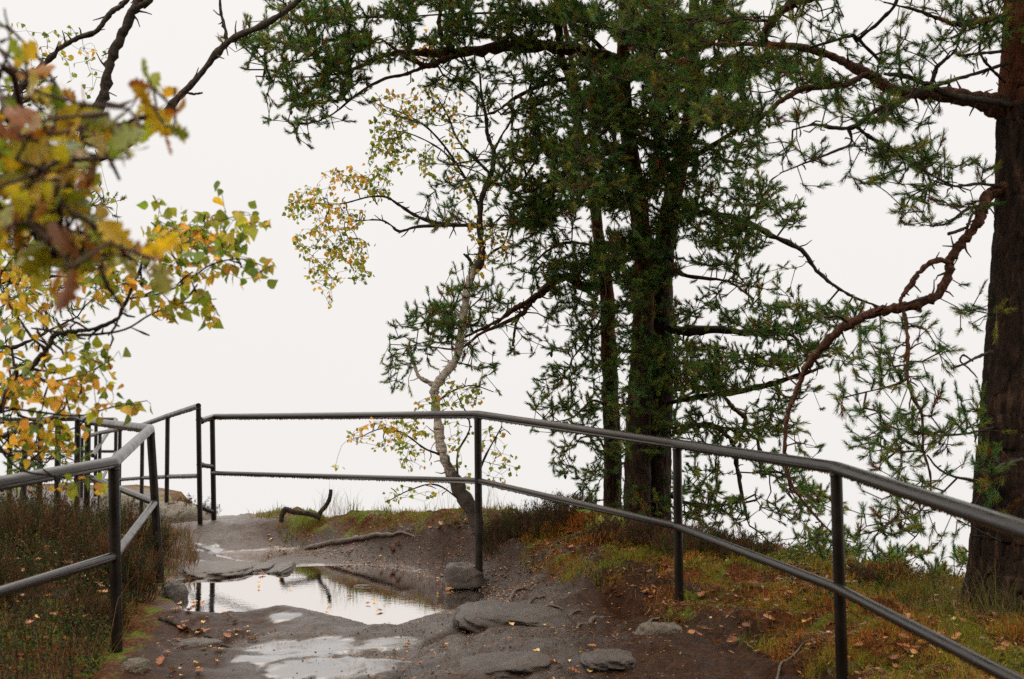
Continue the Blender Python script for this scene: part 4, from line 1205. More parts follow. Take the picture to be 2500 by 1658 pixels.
# --- near left birch with the yellow-green sprays
tD = Tree('birch_tree', (-3.1, 5.6, gh(-3.1, 5.6)), 'near birch at left with sprays of yellow-green leaves over the railing')
d5 = 5.4
tD.limb([(-700, 1500, d5, 90), (-600, 1200, d5, 70), (-500, 1000, d5, 50), (-380, 600, d5, 40), (-300, 100, d5, 36), (-300, -200, d5, 30)], M_BIRCH, 'trunk', 14)
tD.limb([(-420, 1130, d5, 30), (-200, 1060, d5, 24), (-40, 985, d5, 20), (0, 938, d5, 17), (30, 890, d5, 15), (62, 858, d5, 14), (90, 828, d5, 13), (112, 800, d5, 12), (128, 772, d5, 12), (165, 765, d5, 10), (215, 760, d5, 10), (268, 738, d5, 9), (282, 712, d5, 8),
         (298, 682, d5, 7), (315, 640, d5, 6), (330, 600, d5, 4)], M_DARK)
for L in [[(290, 690, d5, 6), (370, 678, d5, 5), (430, 650, d5, 4), (490, 610, d5, 4), (560, 598, d5, 3), (620, 620, d5, 2)], [(140, 775, d5, 7), (220, 772, d5, 6), (290, 760, d5, 5), (350, 725, d5, 4), (420, 700, d5, 3), (500, 690, d5, 2)],
          [(105, 806, d5, 8), (75, 780, d5, 7), (50, 745, d5, 6), (20, 700, d5, 5), (0, 640, d5, 4), (60, 560, d5, 3)], [(330, 600, d5, 4), (380, 560, d5, 3), (450, 530, d5, 3), (540, 500, d5, 2)], [(60, 860, d5, 6), (120, 880, d5, 5), (200, 860, d5, 4), (260, 830, d5, 2)],
          [(0, 940, d5, 6), (80, 950, d5, 5), (180, 960, d5, 4), (260, 940, d5, 3), (340, 925, d5, 2)], [(-30, 980, d5, 8), (20, 1050, d5, 6), (90, 1020, d5, 4), (180, 985, d5, 3)], [(-30, 990, d5, 8), (40, 1080, d5, 5), (140, 1100, d5, 4), (220, 1115, d5, 2)]]:
    tD.limb(L, M_DARK, 'limb', 8, wob=.008)
NB = [(415, 485, 12, 12, 1, 1), (370, 520, 25, 25, 6, .2), (430, 545, 50, 22, 12, .5), (520, 520, 80, 40, 20, .12), (480, 568, 80, 30, 20, .12), (575, 618, 55, 24, 12, .2), (430, 625, 60, 35, 14, .4), (385, 560, 45, 50, 12, .35), (330, 655, 55, 38, 12, .55),
      (380, 705, 50, 25, 9, .7), (465, 700, 38, 28, 9, .3), (490, 738, 10, 8, 2, .5), (215, 812, 55, 20, 12, .1), (150, 856, 80, 30, 16, .5), (100, 905, 85, 36, 18, .7), (190, 925, 60, 36, 14, .6), (255, 870, 14, 20, 2, .9), (60, 1000, 65, 45, 18, .7), (130, 1005, 75, 36, 16, .7),
      (300, 935, 45, 8, 5, .35), (185, 1118, 48, 18, 7, .5), (100, 620, 100, 60, 30, .4), (150, 660, 120, 50, 18, .5), (60, 760, 70, 50, 12, .6), (235, 640, 55, 45, 14, .5), (50, 520, 55, 50, 10, .4), (40, 690, 40, 60, 10, .7), (30, 860, 30, 60, 9, .5), (260, 585, 60, 26, 8, .3), (505, 440, 6, 6, 1, 0), (365, 462, 8, 6, 2, .2), (610, 515, 18, 8, 2, .6)]
broadleaf(tD, NB, d5, .18, .046, 72, per=2, tip=.0012, ds=1.7)

# --- farther left birch with big bare limbs
tE = Tree('birch_tree', (-5.0, 9.6, gh(-5.0, 9.6)), 'leaning birch at far left with three thick bare limbs against the sky')
dE = 9.6
tE.limb([(-520, 1330, dE, 60), (-460, 1000, dE, 54), (-340, 700, dE, 48), (-200, 520, dE, 40), (-60, 440, dE, 34), (80, 405, dE, 28), (200, 375, dE, 22), (260, 352, dE, 18), (340, 300, dE, 17), (410, 228, dE, 16), (460, 175, dE, 16), (505, 118, dE, 17), (545, 85, dE, 16),
         (600, 62, dE, 17), (650, 32, dE, 14), (690, 0, dE, 13), (740, -50, dE, 12)], M_DARK, 'trunk', 12, rough=.05, wob=.008)
tE.limb([(140, 395, dE, 26), (190, 320, dE, 26), (232, 240, dE, 25), (245, 190, dE, 24), (260, 130, dE, 23), (285, 75, dE, 21), (310, 25, dE, 20), (345, 0, dE, 16), (400, -40, dE, 14)], M_DARK, 'limb', 12)
tE.limb([(310, 25, dE, 20), (325, -20, dE, 18), (340, -60, dE, 16)], M_DARK, 'limb', 12)
tE.limb([(-200, 520, dE, 24), (-60, 350, dE, 18), (20, 240, dE, 15), (60, 190, dE, 14), (105, 145, dE, 13), (140, 110, dE, 12), (180, 88, dE, 12), (225, 70, dE, 12), (255, 30, dE, 12), (285, 10, dE, 10), (310, -20, dE, 8)], M_DARK, 'limb', 10)
tE.limb([(523, 96, dE, 9), (518, 60, dE, 8), (510, 25, dE, 7), (506, -20, dE, 6)], M_DARK, 'limb', 8)
tE.limb([(425, 212, dE, 7), (446, 217, dE, 6), (468, 214, dE, 5)], M_DARK, 'limb', 8, grow=False)
EB = [(130, 95, 70, 35, 20, .2), (180, 150, 40, 40, 16, .3), (225, 100, 35, 40, 7, .5), (75, 130, 30, 30, 8, .3), (40, 70, 20, 20, 4, .3), (200, 190, 30, 30, 7, .3), (20, 220, 30, 40, 10, .6), (240, 450, 40, 20, 4, .1), (80, 480, 60, 50, 20, .3)]
broadleaf(tE, EB, dE, .2, .04, 73, per=1, tip=.0012)

# --- near oak spray, out of focus
tO = Tree('oak_tree', (-1.9, 2.2, gh(-1.9, 2.2)), 'nearest oak with large blurred green and rust leaves at the left edge')
dO = 2.7
tO.limb([(-900, 1750, 2.6, 150), (-820, 1200, 2.6, 120), (-760, 700, 2.6, 90), (-700, 300, 2.6, 80), (-680, -200, 2.6, 70)], M_DARK, 'trunk', 16)
for L in [[(-740, 600, dO, 30), (-300, 480, dO, 20), (-80, 420, dO, 14), (0, 410, dO, 11), (90, 385, dO, 9), (170, 330, dO, 8), (240, 300, dO, 6), (320, 270, dO, 4), (390, 240, dO, 3)],
          [(-740, 650, dO, 30), (-300, 500, dO, 20), (-60, 460, dO, 12), (0, 480, dO, 10), (60, 520, dO, 9), (120, 570, dO, 8), (200, 588, dO, 6), (290, 592, dO, 5), (350, 640, dO, 3)],
          [(-300, 300, dO, 16), (-60, 220, dO, 10), (20, 120, dO, 7), (10, 20, dO, 4)], [(240, 300, dO, 6), (300, 250, dO, 4), (345, 180, dO, 3)], [(60, 400, dO, 7), (120, 460, dO, 5), (200, 500, dO, 3)]]:
    tO.limb(L, M_DARK, 'limb', 8, wob=.006)
OC = np.array([(.18, .24, .012), (.28, .31, .012), (.38, .32, .014), (.42, .24, .012), (.30, .11, .012), (.20, .065, .010), (.48, .32, .014), (.12, .18, .014), (.22, .27, .012)])


def oakcols(n, rg):
    return OC[rg.integers(0, len(OC), n)] * rg.uniform(.75, 1.25, (n, 1))


OB = [(15, 60, 30, 40, 2), (25, 150, 40, 60, 5), (30, 240, 35, 40, 3), (100, 205, 35, 30, 4), (135, 250, 45, 30, 4), (210, 250, 40, 30, 4), (345, 190, 14, 22, 2), (400, 205, 10, 10, 1), (420, 245, 14, 20, 1), (330, 255, 35, 25, 5), (380, 290, 28, 30, 5), (290, 300, 45, 25, 6),
      (200, 300, 60, 25, 7), (110, 320, 60, 30, 8), (270, 365, 40, 22, 4), (40, 370, 50, 40, 7), (150, 390, 70, 35, 10), (50, 450, 60, 35, 9), (170, 445, 60, 30, 8), (90, 510, 70, 30, 9), (190, 510, 50, 30, 7), (130, 570, 70, 28, 8), (230, 580, 45, 25, 6), (150, 615, 50, 18, 4), (40, 560, 40, 30, 3), (300, 590, 30, 16, 3), (355, 600, 16, 14, 1), (80, 420, 90, 60, 14), (120, 520, 100, 60, 14), (60, 300, 60, 60, 10), (180, 600, 70, 30, 6)]
broadleaf(tO, OB, dO, .22, .066, 74, outline=OAK_OUT, m=M_OAK, per=1, ds=1.75, cols=oakcols, droop=.15, tip=.003)

# --- oak sapling on the bank
tS = Tree('oak_sapling', D(1400, 1285, 10.9), 'small pale green oak sapling in front of the slender pine')
for L in [[(1400, 1285, 10.9, 5), (1390, 1240, 10.9, 4), (1370, 1200, 10.9, 3), (1350, 1185, 10.9, 2)], [(1398, 1270, 10.9, 4), (1410, 1230, 10.9, 3), (1435, 1205, 10.9, 2)]]:
    tS.limb(L, M_TWIG, 'stem', 6)
broadleaf(tS, [(1345, 1185, 25, 12, 7), (1375, 1205, 25, 18, 9), (1415, 1205, 20, 14, 7), (1440, 1215, 16, 20, 6), (1395, 1240, 14, 20, 5), (1440, 1190, 18, 10, 4)], 10.9, .08, .075, 75, outline=OAK_OUT, m=M_OAK, per=1,
          cols=lambda n, rg: np.array([(.13, .24, .05), (.20, .30, .06), (.36, .32, .05), (.16, .28, .09)])[rg.integers(0, 4, n)] * rg.uniform(.8, 1.2, (n, 1)), droop=.1)


# ------------------------------------------------------------------ shrubs (heather)
def heather(c, rx, ry, h, n, label, seed, cols=((.035, .045, .012), (.05, .055, .014), (.07, .045, .02), (.09, .04, .025)), name='heather_shrub'):
    rg = np.random.default_rng(seed)
    root = empty(name, (c[0], c[1], gh(c[0], c[1])), label, 'shrub')
    st, lf = MB(), MB(); cols = np.array(cols)
    PP, CC, DD = [], [], []
    for _ in range(n):
        r, t = math.sqrt(rg.random()), rg.random() * 2 * math.pi
        x, y = c[0] + rx * r * math.cos(t), c[1] + ry * r * math.sin(t)
        z = gh(x, y)
        hh = h * (1 - .55 * r * r) * rg.uniform(.6, 1.15)
        lean = np.array([math.cos(t) * r * .4 + rg.normal() * .25, math.sin(t) * r * .4 + rg.normal() * .25, 1.0])
        q = np.linspace(0, 1, 5)[:, None] * lean * hh + np.array([x, y, z - .01])
        q[1:4] += rg.standard_normal((3, 3)) * hh * .05
        st.tube(q, [.003, .0025, .002, .0015, .001], 3, cap=False)
        col = cols[rg.integers(0, len(cols))] * rg.uniform(.6, 1.3)
        for _ in range(int(16 + hh * 90)):
            u = rg.uniform(.25, 1.0); k = u * 4; i = min(int(k), 3)
            PP.append(q[i] + (q[i + 1] - q[i]) * (k - i) + rg.standard_normal(3) * .012); CC.append(col); DD.append(lean / np.linalg.norm(lean))
    PP, CC, DD = map(np.array, (PP, CC, DD))
    needles(lf, PP, DD, CC, per=4, length=.016, shoot=.02, width=.0016, seed=seed)
    st.build('stem', M_TWIG, root, hascol=False)['kind'] = 'stuff'
    lf.build('foliage', M_BILB, root, smooth=False)


heather(D(1235, 1230, 11.5)[:2], .42, .35, .24, 260, 'dark green heather mound with rusty tips left of the sapling', 81)
heather(D(1490, 1262, 10.6)[:2], .40, .3, .17, 200, 'rusty heather in front of the two thick trunks', 82, cols=((.04, .035, .012), (.08, .04, .02), (.10, .045, .03)))
heather(D(1600, 1285, 10.1)[:2], .30, .25, .13, 110, 'low heather clump behind the middle post of the right railing', 83)
heather(D(1700, 1300, 10.0)[:2], .30, .25, .12, 110, 'low heather at the cliff edge right of the middle post', 84)
heather((D(438, 1175, 16.9)[0], 16.9), .28, .25, .28, 130, 'rust brown heather bush on the big sloping boulder', 85, cols=((.07, .03, .02), (.10, .04, .02), (.05, .035, .015)))
heather(D(1180, 1240, 11.7)[:2], .25, .2, .12, 90, 'small heather tuft beside the post by the puddle boulder', 86)
heather(D(2060, 1400, 9.2)[:2], .35, .25, .10, 100, 'dark low heather between the nearest post and the young pine', 87)

for hx, hy, rx, h, n, lb in [(-2.75, 9.7, .32, .46, 170, 'brown and green heather bush between the two near left posts'), (-3.35, 8.9, .36, .46, 190, 'bushy heather under the middle rail at the left edge'),
                             (-3.5, 10.6, .42, .55, 190, 'tall heather behind the near left railing'), (-2.52, 8.7, .16, .24, 90, 'small heather spilling toward the path beside the near left post'),
                             (-3.2, 11.9, .34, .42, 140, 'rusty heather at the far end of the left bank')]:
    heather((hx, hy), rx, rx * .8, h, n, lb, int(abs(hx * 100)), cols=((.03, .035, .009), (.022, .034, .008), (.09, .036, .013), (.11, .05, .02)))

# ------------------------------------------------------------------ grass
BANKP = [(.05, 10.8), (.42, 9.7), (.8, 8.95), (1.05, 8.35), (1.22, 7.6), (1.38, 7), (1.45, 6), (1.5, 4.5), (5.5, 4.5), (5.5, 9.2), (3.3, 9.5), (2.6, 9.7), (1.95, 10.2), (1.5, 10.9), (1.0, 11.3), (.6, 11.8), (.1, 12.3)]
BACKP = [(-2.9, 15.6), (-2.7, 14.8), (-2.25, 13.9), (-1.7, 13.25), (-.9, 12.6), (-.3, 12.1), (.0, 11.6), (.2, 11.0), (.5, 11.5), (.15, 12.3), (-.2, 12.9), (-.6, 13.1), (-1.3, 13.6), (-1.9, 14.1), (-2.3, 15.0), (-2.6, 15.9)]
LEFTP = [(-3.0, 12.6), (-2.68, 10.6), (-2.42, 9.3), (-2.28, 8.4), (-2.08, 7.2), (-2.05, 6), (-6.5, 6), (-6.5, 13.8), (-4.8, 14.4), (-3.7, 13.9)]


def scatter(poly, n, rg, dens=None):
    poly = np.array(poly); lo, hi = poly.min(0), poly.max(0)
    X = rg.uniform(lo[0], hi[0], n * 4); Y = rg.uniform(lo[1], hi[1], n * 4)
    k = polysd(X, Y, poly) < 0
    if dens is not None: k &= rg.random(len(X)) < dens(X, Y)
    X, Y = X[k][:n], Y[k][:n]
    return np.stack([X, Y, height(X, Y)], -1)


def grass(name, poly, n, hmin, hmax, label, seed, palette, dens=None, width=.0022, lean=.5, clump=.0):
    rg = np.random.default_rng(seed)
    P = scatter(poly, n, rg, dens)
    n = len(P)
    pal = np.array(palette)
    tone = fbm(P[:, 0] * 2.5, P[:, 1] * 2.5, seed + 3, 2) * .5 + .5
    idx = np.clip((tone * len(pal) + rg.normal(0, .7, n)).astype(int), 0, len(pal) - 1)
    c = pal[idx] * rg.uniform(.6, 1.35, (n, 1))
    h = rg.uniform(hmin, hmax, n) * (.25 + 1.7 * (np.clip(fbm(P[:, 0] * 5, P[:, 1] * 5, seed + 9, 2) * 1.3, -1, 1) * .5 + .5) ** 1.7)
    a = rg.random(n) * 2 * math.pi
    L = lean * rg.uniform(.1, 1.4, n)
    dx = np.stack([np.cos(a), np.sin(a), np.zeros(n)], -1)
    b = rg.random(n) * math.pi
    w = np.stack([np.cos(b), np.sin(b), np.zeros(n)], -1) * width
    p0 = P - [0, 0, .01]; p1 = P + dx * (h * L * .35)[:, None]; p1[:, 2] += h * .6
    p2 = P + dx * (h * L)[:, None]; p2[:, 2] += h * (1 - .25 * L)
    V = np.stack([p0 - w, p0 + w, p1 + w * .8, p1 - w * .8, p2], 1).reshape(-1, 3)
    i = np.arange(n)[:, None] * 5
    m_ = MB(); m_.add(V, i + np.array([[0, 1, 2, 3]]), np.repeat(c, 5, 0))
    m_.f[3] = [(i + np.array([[3, 2, 4]]))]
    return tag(m_.build(name, M_GRASS, smooth=False), label, 'grass', kind='stuff')


G1 = [(.08, .13, .010), (.12, .155, .014), (.19, .17, .02), (.28, .14, .024), (.30, .095, .017), (.16, .055, .012)]
clumpy = lambda s, lo=.0, f=2.2: (lambda X, Y: np.clip(.45 + 1.1 * fbm(X * f, Y * f, s, 3), lo, 1))
grass('grass', BACKP, 13000, .02, .085, 'short green and straw grass along the far cliff edge', 91, G1[:4], (lambda X, Y: clumpy(5, .06, 3)(X, Y) * np.clip((X + 2.9) / .9, .08, 1)), .0028)
grass('grass', [(-2.0, 14.3), (-1.9, 13.9), (-1.3, 13.2), (-.5, 12.6), (.1, 11.8), (.3, 12.0), (-.3, 12.9), (-1.2, 13.5), (-1.9, 14.3)], 1200, .12, .26, 'long thin grass blades standing against the fog on the far edge', 92, [(.12, .10, .03), (.2, .15, .05)], clumpy(6, 0, 3), .0013)
grass('grass', BANKP, 62000, .02, .09, 'short mossy grass and brown stems on the bank under the right railing', 93, G1, clumpy(7, .02, 2.3), .0022, 1.0)
grass('grass', [(2.0, 8.6), (2.4, 7.6), (3.6, 7.2), (4.2, 8.6), (3.0, 9.0)], 2600, .10, .26, 'taller grass round the foot of the big pine', 94, [(.09, .10, .02), (.14, .13, .03), (.2, .14, .05)], None, .0016, .8)
grass('grass', LEFTP, 5200, .10, .34, 'dry straw grass growing through the bilberry', 95, [(.12, .09, .03), (.20, .13, .045), (.09, .09, .02), (.16, .08, .03)], None, .0014, 1.2)
grass('grass', [(-3.2, 14.2), (-2.75, 12.6), (-2.5, 11.2), (-4.4, 13.2), (-5, 16), (-4.4, 16.3)], 5000, .05, .2, 'brown grass between the railings in front of the boulder', 96, [(.12, .08, .03), (.16, .07, .03), (.08, .08, .02)], None, .0022, .9)


# bilberry leaves: one mass
def bilberry(n, seed, LEFTP=None, hh=.33, ns_=4200, where='the left bank', dens=None, tw=True):
    rg = np.random.default_rng(seed)
    P = scatter(LEFTP, n, rg, dens)
    X, Y = P[:, 0], P[:, 1]
    e = np.clip(-polysd(X, Y, LEFTP) / .2, .2, 1)
    top = (hh * .62 + hh * .6 * fbm(X * 2.2, Y * 2.2, seed, 3)) * e
    P[:, 2] += top * rg.random(len(P)) ** .5
    P += rg.standard_normal(P.shape) * .015
    pal = np.array([(.012, .032, .006), (.017, .045, .008), (.026, .055, .010), (.055, .065, .012), (.17, .05, .013), (.016, .04, .012)])
    w = rg.random(len(P)); idx = np.where(w < .12, 4, rg.integers(0, 4, len(P)))
    c = pal[idx] * rg.uniform(.7, 1.4, (len(P), 1))
    m_ = MB(); leaves(m_, P, .021, c, np.array([(0, 0), (.3, .3), (.3, .65), (0, 1), (-.3, .65), (-.3, .3)]), rg, droop=-.3, fold=.2)
    tag(m_.build('bilberry_cover', M_BILB, smooth=False), 'dense dark green bilberry undergrowth covering ' + where, 'undergrowth', kind='stuff')
    # stems
    s = MB(); Q = scatter(LEFTP, ns_, rg, dens)
    for q in Q:
        h = hh * rg.uniform(.5, 1.2); l = rg.normal(0, .35, 2)
        s.tube([q, q + [l[0] * h * .5, l[1] * h * .5, h * .6], q + [l[0] * h, l[1] * h, h]], [.002, .0015, .001], 3, cap=False)
    tag(s.build('bilberry_stems', M_TWIG, hascol=False), 'thin brown twigs tangled in the bilberry on ' + where, 'undergrowth', kind='stuff')


bilberry(72000, 97, LEFTP)
bilberry(9000, 98, BANKP, .10, 500, 'patches of the right bank', dens=lambda X, Y: np.clip(4 * (fbm(X * 1.5, Y * 1.5, 222, 3) - .22), 0, 1))
rgH = np.random.default_rng(5)
for k, (hx, hy, r, h) in enumerate([(-2.75, 9.6, .3, .34), (-3.3, 8.9, .35, .36), (-2.6, 8.3, .28, .26), (-3.6, 10.4, .45, .4), (-2.9, 11.4, .3, .34), (-2.5, 7.4, .26, .22)]):
    pass


# ------------------------------------------------------------------ leaf and needle litter
def litter(poly, n, size, seed, palette, dens, label, cat='litter'):
    rg = np.random.default_rng(seed)
    P = scatter(poly, n, rg, dens); P[:, 2] += .003 + rg.random(len(P)) * .008
    n = len(P); pal = np.array(palette)
    c = pal[rg.integers(0, len(pal), n)] * rg.uniform(.5, 1.4, (n, 1))
    a = rg.random(n) * 2 * math.pi
    d = np.stack([np.cos(a), np.sin(a), rg.normal(0, .25, n)], -1); s = np.stack([-np.sin(a), np.cos(a), rg.normal(0, .25, n)], -1)
    L = size * rg.uniform(.4, 1.4, n)
    k = rg.random(n) < .55
    W = np.where(k, .0016, L * .3); L = np.where(k, L * 1.3, L)
    V = np.stack([P - d * L[:, None], P + s * W[:, None], P + d * L[:, None], P - s * W[:, None]], 1)
    V[:, 1, 2] += L * .1; V[:, 3, 2] += L * .1
    m_ = MB(); m_.add(V.reshape(-1, 3), np.arange(n * 4).reshape(-1, 4), np.repeat(c, 4, 0))
    tag(m_.build('leaf_litter', M_LITTER, smooth=False), label, cat, kind='stuff')


LP = [(.22, .09, .025), (.30, .14, .04), (.12, .045, .015), (.40, .22, .08), (.07, .03, .012)]
litter(BANKP, 30000, .021, 111, LP[:3] + LP[4:], clumpy(12, .1, 1.5), 'rusty needles and leaf scraps covering the right bank')
litter(BACKP, 4500, .015, 112, LP, clumpy(13, .1, 2), 'brown leaf scraps on the far bank')
PNEAR = [(-2.1, 8.4), (-1.9, 5.5), (1.2, 5.5), (1.0, 7), (.85, 8), (.75, 8.8), (.45, 9.6), (.1, 10.5), (-.3, 9.6), (-.9, 8.3), (-1.6, 8.6)]
litter(PNEAR, 4200, .012, 113, LP, lambda X, Y: clumpy(14, .03, 1.3)(X, Y) * (1 - .8 * film_at(X, Y)), 'scattered needles and twig bits on the muddy path')
litter([(-2.7, 14.6), (-2.3, 13.9), (-1.6, 13.1), (-.8, 12.5), (-.3, 12.1), (.25, 11.4), (.45, 9.9), (.0, 9.9), (-.3, 10.6), (-.5, 11.2), (-1.2, 12.2), (-2.0, 13)], 6500, .011, 114, LP, None, 'small brown litter at the foot of the far bank')


def gravel(poly, n, smin, smax, seed, dens, label):
    rg = np.random.default_rng(seed)
    P = scatter(poly, n, rg, dens); P = P[P[:, 2] > .002]
    n = len(P); V0, F0 = ico(1); k = len(V0)
    sz = rg.uniform(0, 1, n) ** 2.5 * (smax - smin) + smin
    J = 1 + rg.normal(0, .16, (n, k, 1))
    ax = rg.uniform(.6, 1.3, (n, 1, 3)) * np.array([1, 1, .6])
    V = P[:, None] + V0[None] * J * ax * sz[:, None, None]; V[:, :, 2] += (sz * .15)[:, None]
    c = np.array([(.03, .02, .015), (.07, .05, .04), (.13, .10, .08), (.05, .028, .016)])[rg.integers(0, 4, n)]
    m_ = MB(); m_.add(V.reshape(-1, 3), (np.arange(n)[:, None, None] * k + F0[None]).reshape(-1, 3), np.repeat(c, k, 0))
    tag(m_.build('gravel', M_GRIT, smooth=False), label, 'gravel', kind='stuff')


M_GRIT = leaf_mat('wet_grit', 0.0, .35, .4, 50)
gravel(PNEAR, 3800, .001, .008, 131, lambda X, Y: clumpy(21, .05, 1.5)(X, Y) * (1 - .93 * film_at(X, Y)), 'grit and small stones on the wet path')
gravel([(-2.6, 14.4), (-1.7, 13.0), (-.6, 12.2), (.1, 10.8), (.5, 9.7), (-.3, 9.8), (-.4, 10.9), (-1.2, 12.2), (-2.0, 13)], 4500, .002, .014, 132, clumpy(33, .1, 2), 'crumbs of stone on the muddy foot of the far bank')


# individual fallen leaves
def leaf_proto(kind, seed):
    rg = np.random.default_rng(seed)
    ol = OAK_OUT if kind == 'oak' else BIRCH_OUT
    k = len(ol); sz = .085 if kind == 'oak' else .04
    X, Y = ol[:, 0] * sz, (ol[:, 1] - .5) * sz
    cu = rg.uniform(.8, 2.2)
    Z = (np.abs(ol[:, 0]) ** 1.5) * sz * .7 * cu + ((ol[:, 1] - .5) ** 2) * sz * .5
    V = np.vstack([np.stack([X, Y, Z], -1), [[0, 0, 0]]])
    i = np.arange(k)
    col = {'oak': [(.26, .085, .025), (.36, .16, .05), (.15, .05, .018)], 'birch': [(.60, .42, .16), (.55, .30, .06), (.48, .36, .2)]}[kind][seed % 3]
    m_ = MB(); m_.add(V, np.stack([i, (i + 1) % k, np.full(k, k)], -1), np.array(col))
    o = m_.build('fallen_oak_leaf' if kind == 'oak' else 'fallen_birch_leaf', M_LITTER, smooth=False)
    return o


LB = {('oak', 0): 'rust brown oak leaf fallen on the ground', ('oak', 1): 'light tan oak leaf fallen on the ground', ('oak', 2): 'dark brown oak leaf fallen on the ground',
      ('birch', 0): 'pale cream yellow birch leaf fallen on the ground', ('birch', 1): 'bright orange yellow birch leaf fallen on the ground', ('birch', 2): 'faded beige birch leaf fallen on the ground'}
protos, used = {}, {}
rgL = np.random.default_rng(55)
SPOTS = []
for (cx, cy, rx, ry, n, ok) in [(470, 1450, 90, 40, 16, .6), (440, 1530, 80, 35, 14, .4), (560, 1490, 80, 40, 8, .5), (450, 1458, 35, 10, 9, .9), (500, 1500, 30, 6, 5, .7), (650, 1240, 60, 12, 5, .3), (850, 1265, 90, 22, 10, .6), (1040, 1330, 40, 40, 5, .4),
                                (1250, 1440, 150, 60, 12, .3), (1350, 1530, 150, 35, 16, .5), (900, 1520, 200, 40, 6, .4), (1300, 1250, 90, 30, 20, .9), (1500, 1340, 120, 50, 12, .8), (1680, 1480, 90, 50, 12, .8), (1850, 1420, 140, 60, 14, .8),
                                (2150, 1430, 150, 50, 16, .8), (2200, 1520, 140, 40, 10, .8), (1040, 1215, 60, 12, 8, .8), (120, 1430, 120, 110, 26, .7), (80, 1350, 80, 60, 10, .8), (200, 1300, 90, 60, 7, .5), (420, 1405, 60, 10, 6, .7), (860, 1415, 120, 25, 9, .3), (600, 1365, 120, 30, 6, .2), (1020, 1375, 50, 14, 4, .4), (1700, 1380, 160, 50, 14, .85), (2050, 1500, 200, 60, 14, .85)]:
    for _ in range(n):
        r, t = math.sqrt(rgL.random()), rgL.random() * 2 * math.pi
        SPOTS.append((cx + rx * r * math.cos(t), cy + ry * r * math.sin(t), rgL.random() < ok))
for (x, y, ok) in SPOTS:
    kind = 'oak' if ok else 'birch'; v = int(rgL.integers(0, 3))
    p = dground(x, y)
    if p[1] > 18: continue
    inl = polysd(np.array([p[0]]), np.array([p[1]]), LEFTP)[0] < -.1
    if (kind, v) not in protos:
        o = leaf_proto(kind, v); protos[(kind, v)] = o
    else:
        o = protos[(kind, v)].copy(); COL.objects.link(o)
    zz = max(p[2], 0.0) + .006 + (.17 if inl else (.02 if p[0] > .9 else 0))
    o.location = (p[0], p[1], zz)
    o.rotation_euler = (rgL.normal(0, .25), rgL.normal(0, .25), rgL.random() * 6.28)
    s = rgL.uniform(.5, .95); o.scale = (s, s, s)
    tag(o, LB[(kind, v)], 'leaf', LB[(kind, v)].replace(' leaf fallen', ' leaves fallen'))

# ------------------------------------------------------------------ unseen wood, added behind the viewpoint to darken the posts
rgW = np.random.default_rng(77)
wd = MB(); PW, DW = [], []
for i in range(34):
    a = math.radians(rgW.uniform(175, 365)); r = rgW.uniform(7.5, 16)
    x, y = r * math.cos(a), r * math.sin(a) - 1.5
    if abs(x) < 1.3: continue
    z = gh(x, y); hgt = rgW.uniform(8, 13)
    wd.tube([(x, y, z - .3), (x, y, z + hgt)], [.16, .03], 8, col=(.03, .018, .012))
    n = 420
    t = rgW.random(n) ** .7; rr = (1 - t) * 2.2 + .3; b = rgW.random(n) * 6.28
    q = rgW.random(n) ** .4 * rr
    PW.append(np.stack([x + q * np.cos(b), y + q * np.sin(b), z + .6 + t * (hgt - .6)], -1))
    DW.append(np.stack([np.cos(b), np.sin(b), np.full(n, -.2)], -1))
PW, DW = np.concatenate(PW), np.concatenate(DW)
needles(wd, PW, DW, needle_cols(len(PW), rgW, 0), per=9, length=.42, shoot=.5, width=.05, seed=5)
tag(wd.build('light_blocking_wood', M_NEEDLE, smooth=False), 'unseen dark conifer wood added behind the viewpoint to block light', 'light_blocking_wood', kind='stuff')

# ------------------------------------------------------------------ light, sky, camera
w = bpy.data.worlds.new('World'); bpy.context.scene.world = w; w.use_nodes = True
ns, ls = w.node_tree.nodes, w.node_tree.links; ns.clear()
SUN_EL, SUN_ROT = math.radians(55), math.radians(20)
tc = ns.new('ShaderNodeTexCoord'); sx = ns.new('ShaderNodeSeparateXYZ'); ls.new(tc.outputs['Generated'], sx.inputs[0])
az = math_n(ns, ls, 'ADD', math_n(ns, ls, 'ABSOLUTE', sx.outputs[2]), .3)
cb = ns.new('ShaderNodeCombineXYZ'); ls.new(sx.outputs[0], cb.inputs[0]); ls.new(sx.outputs[1], cb.inputs[1]); ls.new(az, cb.inputs[2])
sky = ns.new('ShaderNodeTexSky'); sky.sky_type = 'NISHITA'; sky.sun_disc = False; sky.sun_elevation = SUN_EL; sky.sun_rotation = SUN_ROT
ls.new(cb.outputs[0], sky.inputs[0])
b1 = ns.new('ShaderNodeBackground'); ls.new(sky.outputs[0], b1.inputs[0]); b1.inputs[1].default_value = .05
b2 = ns.new('ShaderNodeBackground'); b2.inputs[0].default_value = (.945, .915, .885, 1); b2.inputs[1].default_value = 1.0   # the fog bank
zr = ns.new('ShaderNodeMapRange'); zr.interpolation_type = 'SMOOTHSTEP'; zr.inputs[1].default_value = .27; zr.inputs[2].default_value = .68; zr.inputs[3].default_value = 1.0; zr.inputs[4].default_value = 3.9
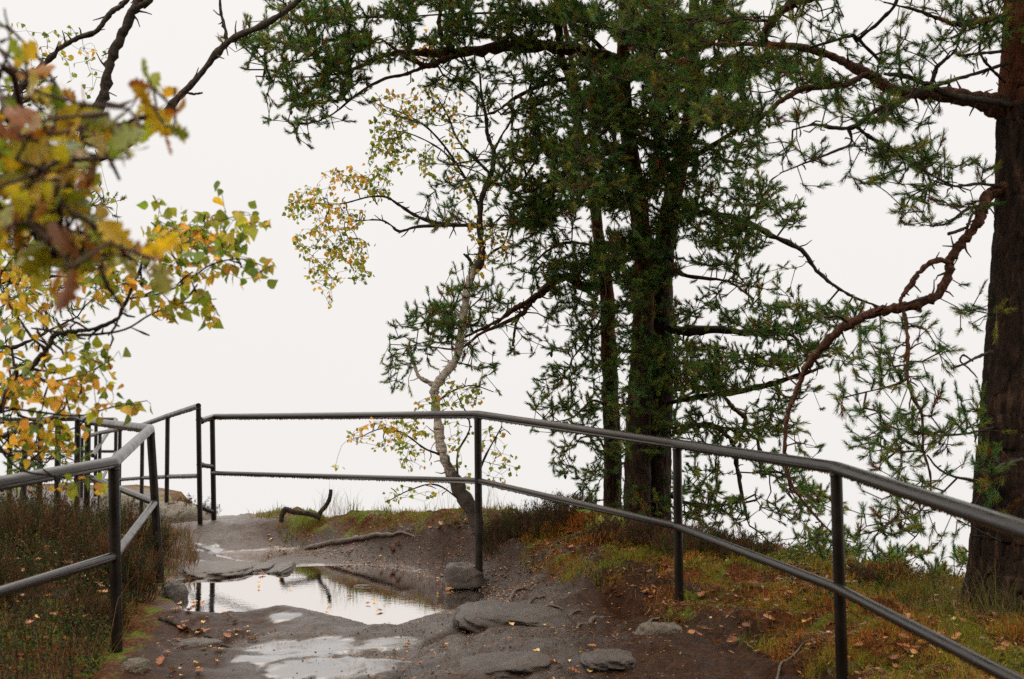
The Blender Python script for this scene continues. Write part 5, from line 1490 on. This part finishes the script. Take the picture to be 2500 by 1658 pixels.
ls.new(sx.outputs[2], zr.inputs[0]); g0 = ns.new('ShaderNodeMapRange'); g0.inputs[1].default_value = -.08; g0.inputs[2].default_value = .26; g0.inputs[3].default_value = .975; g0.inputs[4].default_value = 1.02
ls.new(sx.outputs[2], g0.inputs[0]); hz = noise_n(ns, ls, tc.outputs['Generated'], 2.2, 4, .5)
ls.new(math_n(ns, ls, 'MULTIPLY', zr.outputs[0], math_n(ns, ls, 'MULTIPLY', g0.outputs[0], math_n(ns, ls, 'ADD', .98, math_n(ns, ls, 'MULTIPLY', hz, .04)))), b2.inputs[1])
ls.new(mixc(ns, ls, math_n(ns, ls, 'DIVIDE', math_n(ns, ls, 'SUBTRACT', zr.outputs[0], 1.0), 2.9, True), (.945, .915, .885), (.98, .87, .76)), b2.inputs[0])   # overcast: brighter towards the zenith
mx = ns.new('ShaderNodeMixShader'); mx.inputs[0].default_value = .96
ls.new(b1.outputs[0], mx.inputs[1]); ls.new(b2.outputs[0], mx.inputs[2])
ow = ns.new('ShaderNodeOutputWorld'); ls.new(mx.outputs[0], ow.inputs[0])

sl = bpy.data.lights.new('sun', 'SUN'); sl.energy = .6; sl.angle = math.radians(25); sl.color = (1, .95, .88)
so = bpy.data.objects.new('sun', sl); COL.objects.link(so)
so.rotation_euler = (math.pi / 2 - SUN_EL, 0, math.pi - SUN_ROT)

cd = bpy.data.cameras.new('camera'); co = bpy.data.objects.new('camera', cd); COL.objects.link(co)
co.location = (0, 0, CAMZ); co.rotation_euler = (math.pi / 2 + TH, 0, 0)
cd.lens = 50; cd.sensor_width = 36; cd.clip_end = 1000; cd.clip_start = .05
cd.dof.use_dof = True; cd.dof.focus_distance = 12.3; cd.dof.aperture_fstop = 4.5
sc = bpy.context.scene; sc.camera = co
sc.view_settings.view_transform = 'Standard'; sc.view_settings.look = 'None'; sc.view_settings.exposure = 0; sc.view_settings.gamma = 1
sc.render.engine = 'CYCLES'
sc.cycles.max_bounces = 6; sc.cycles.transparent_max_bounces = 4; sc.cycles.diffuse_bounces = 3
sc.cycles.use_denoising = False
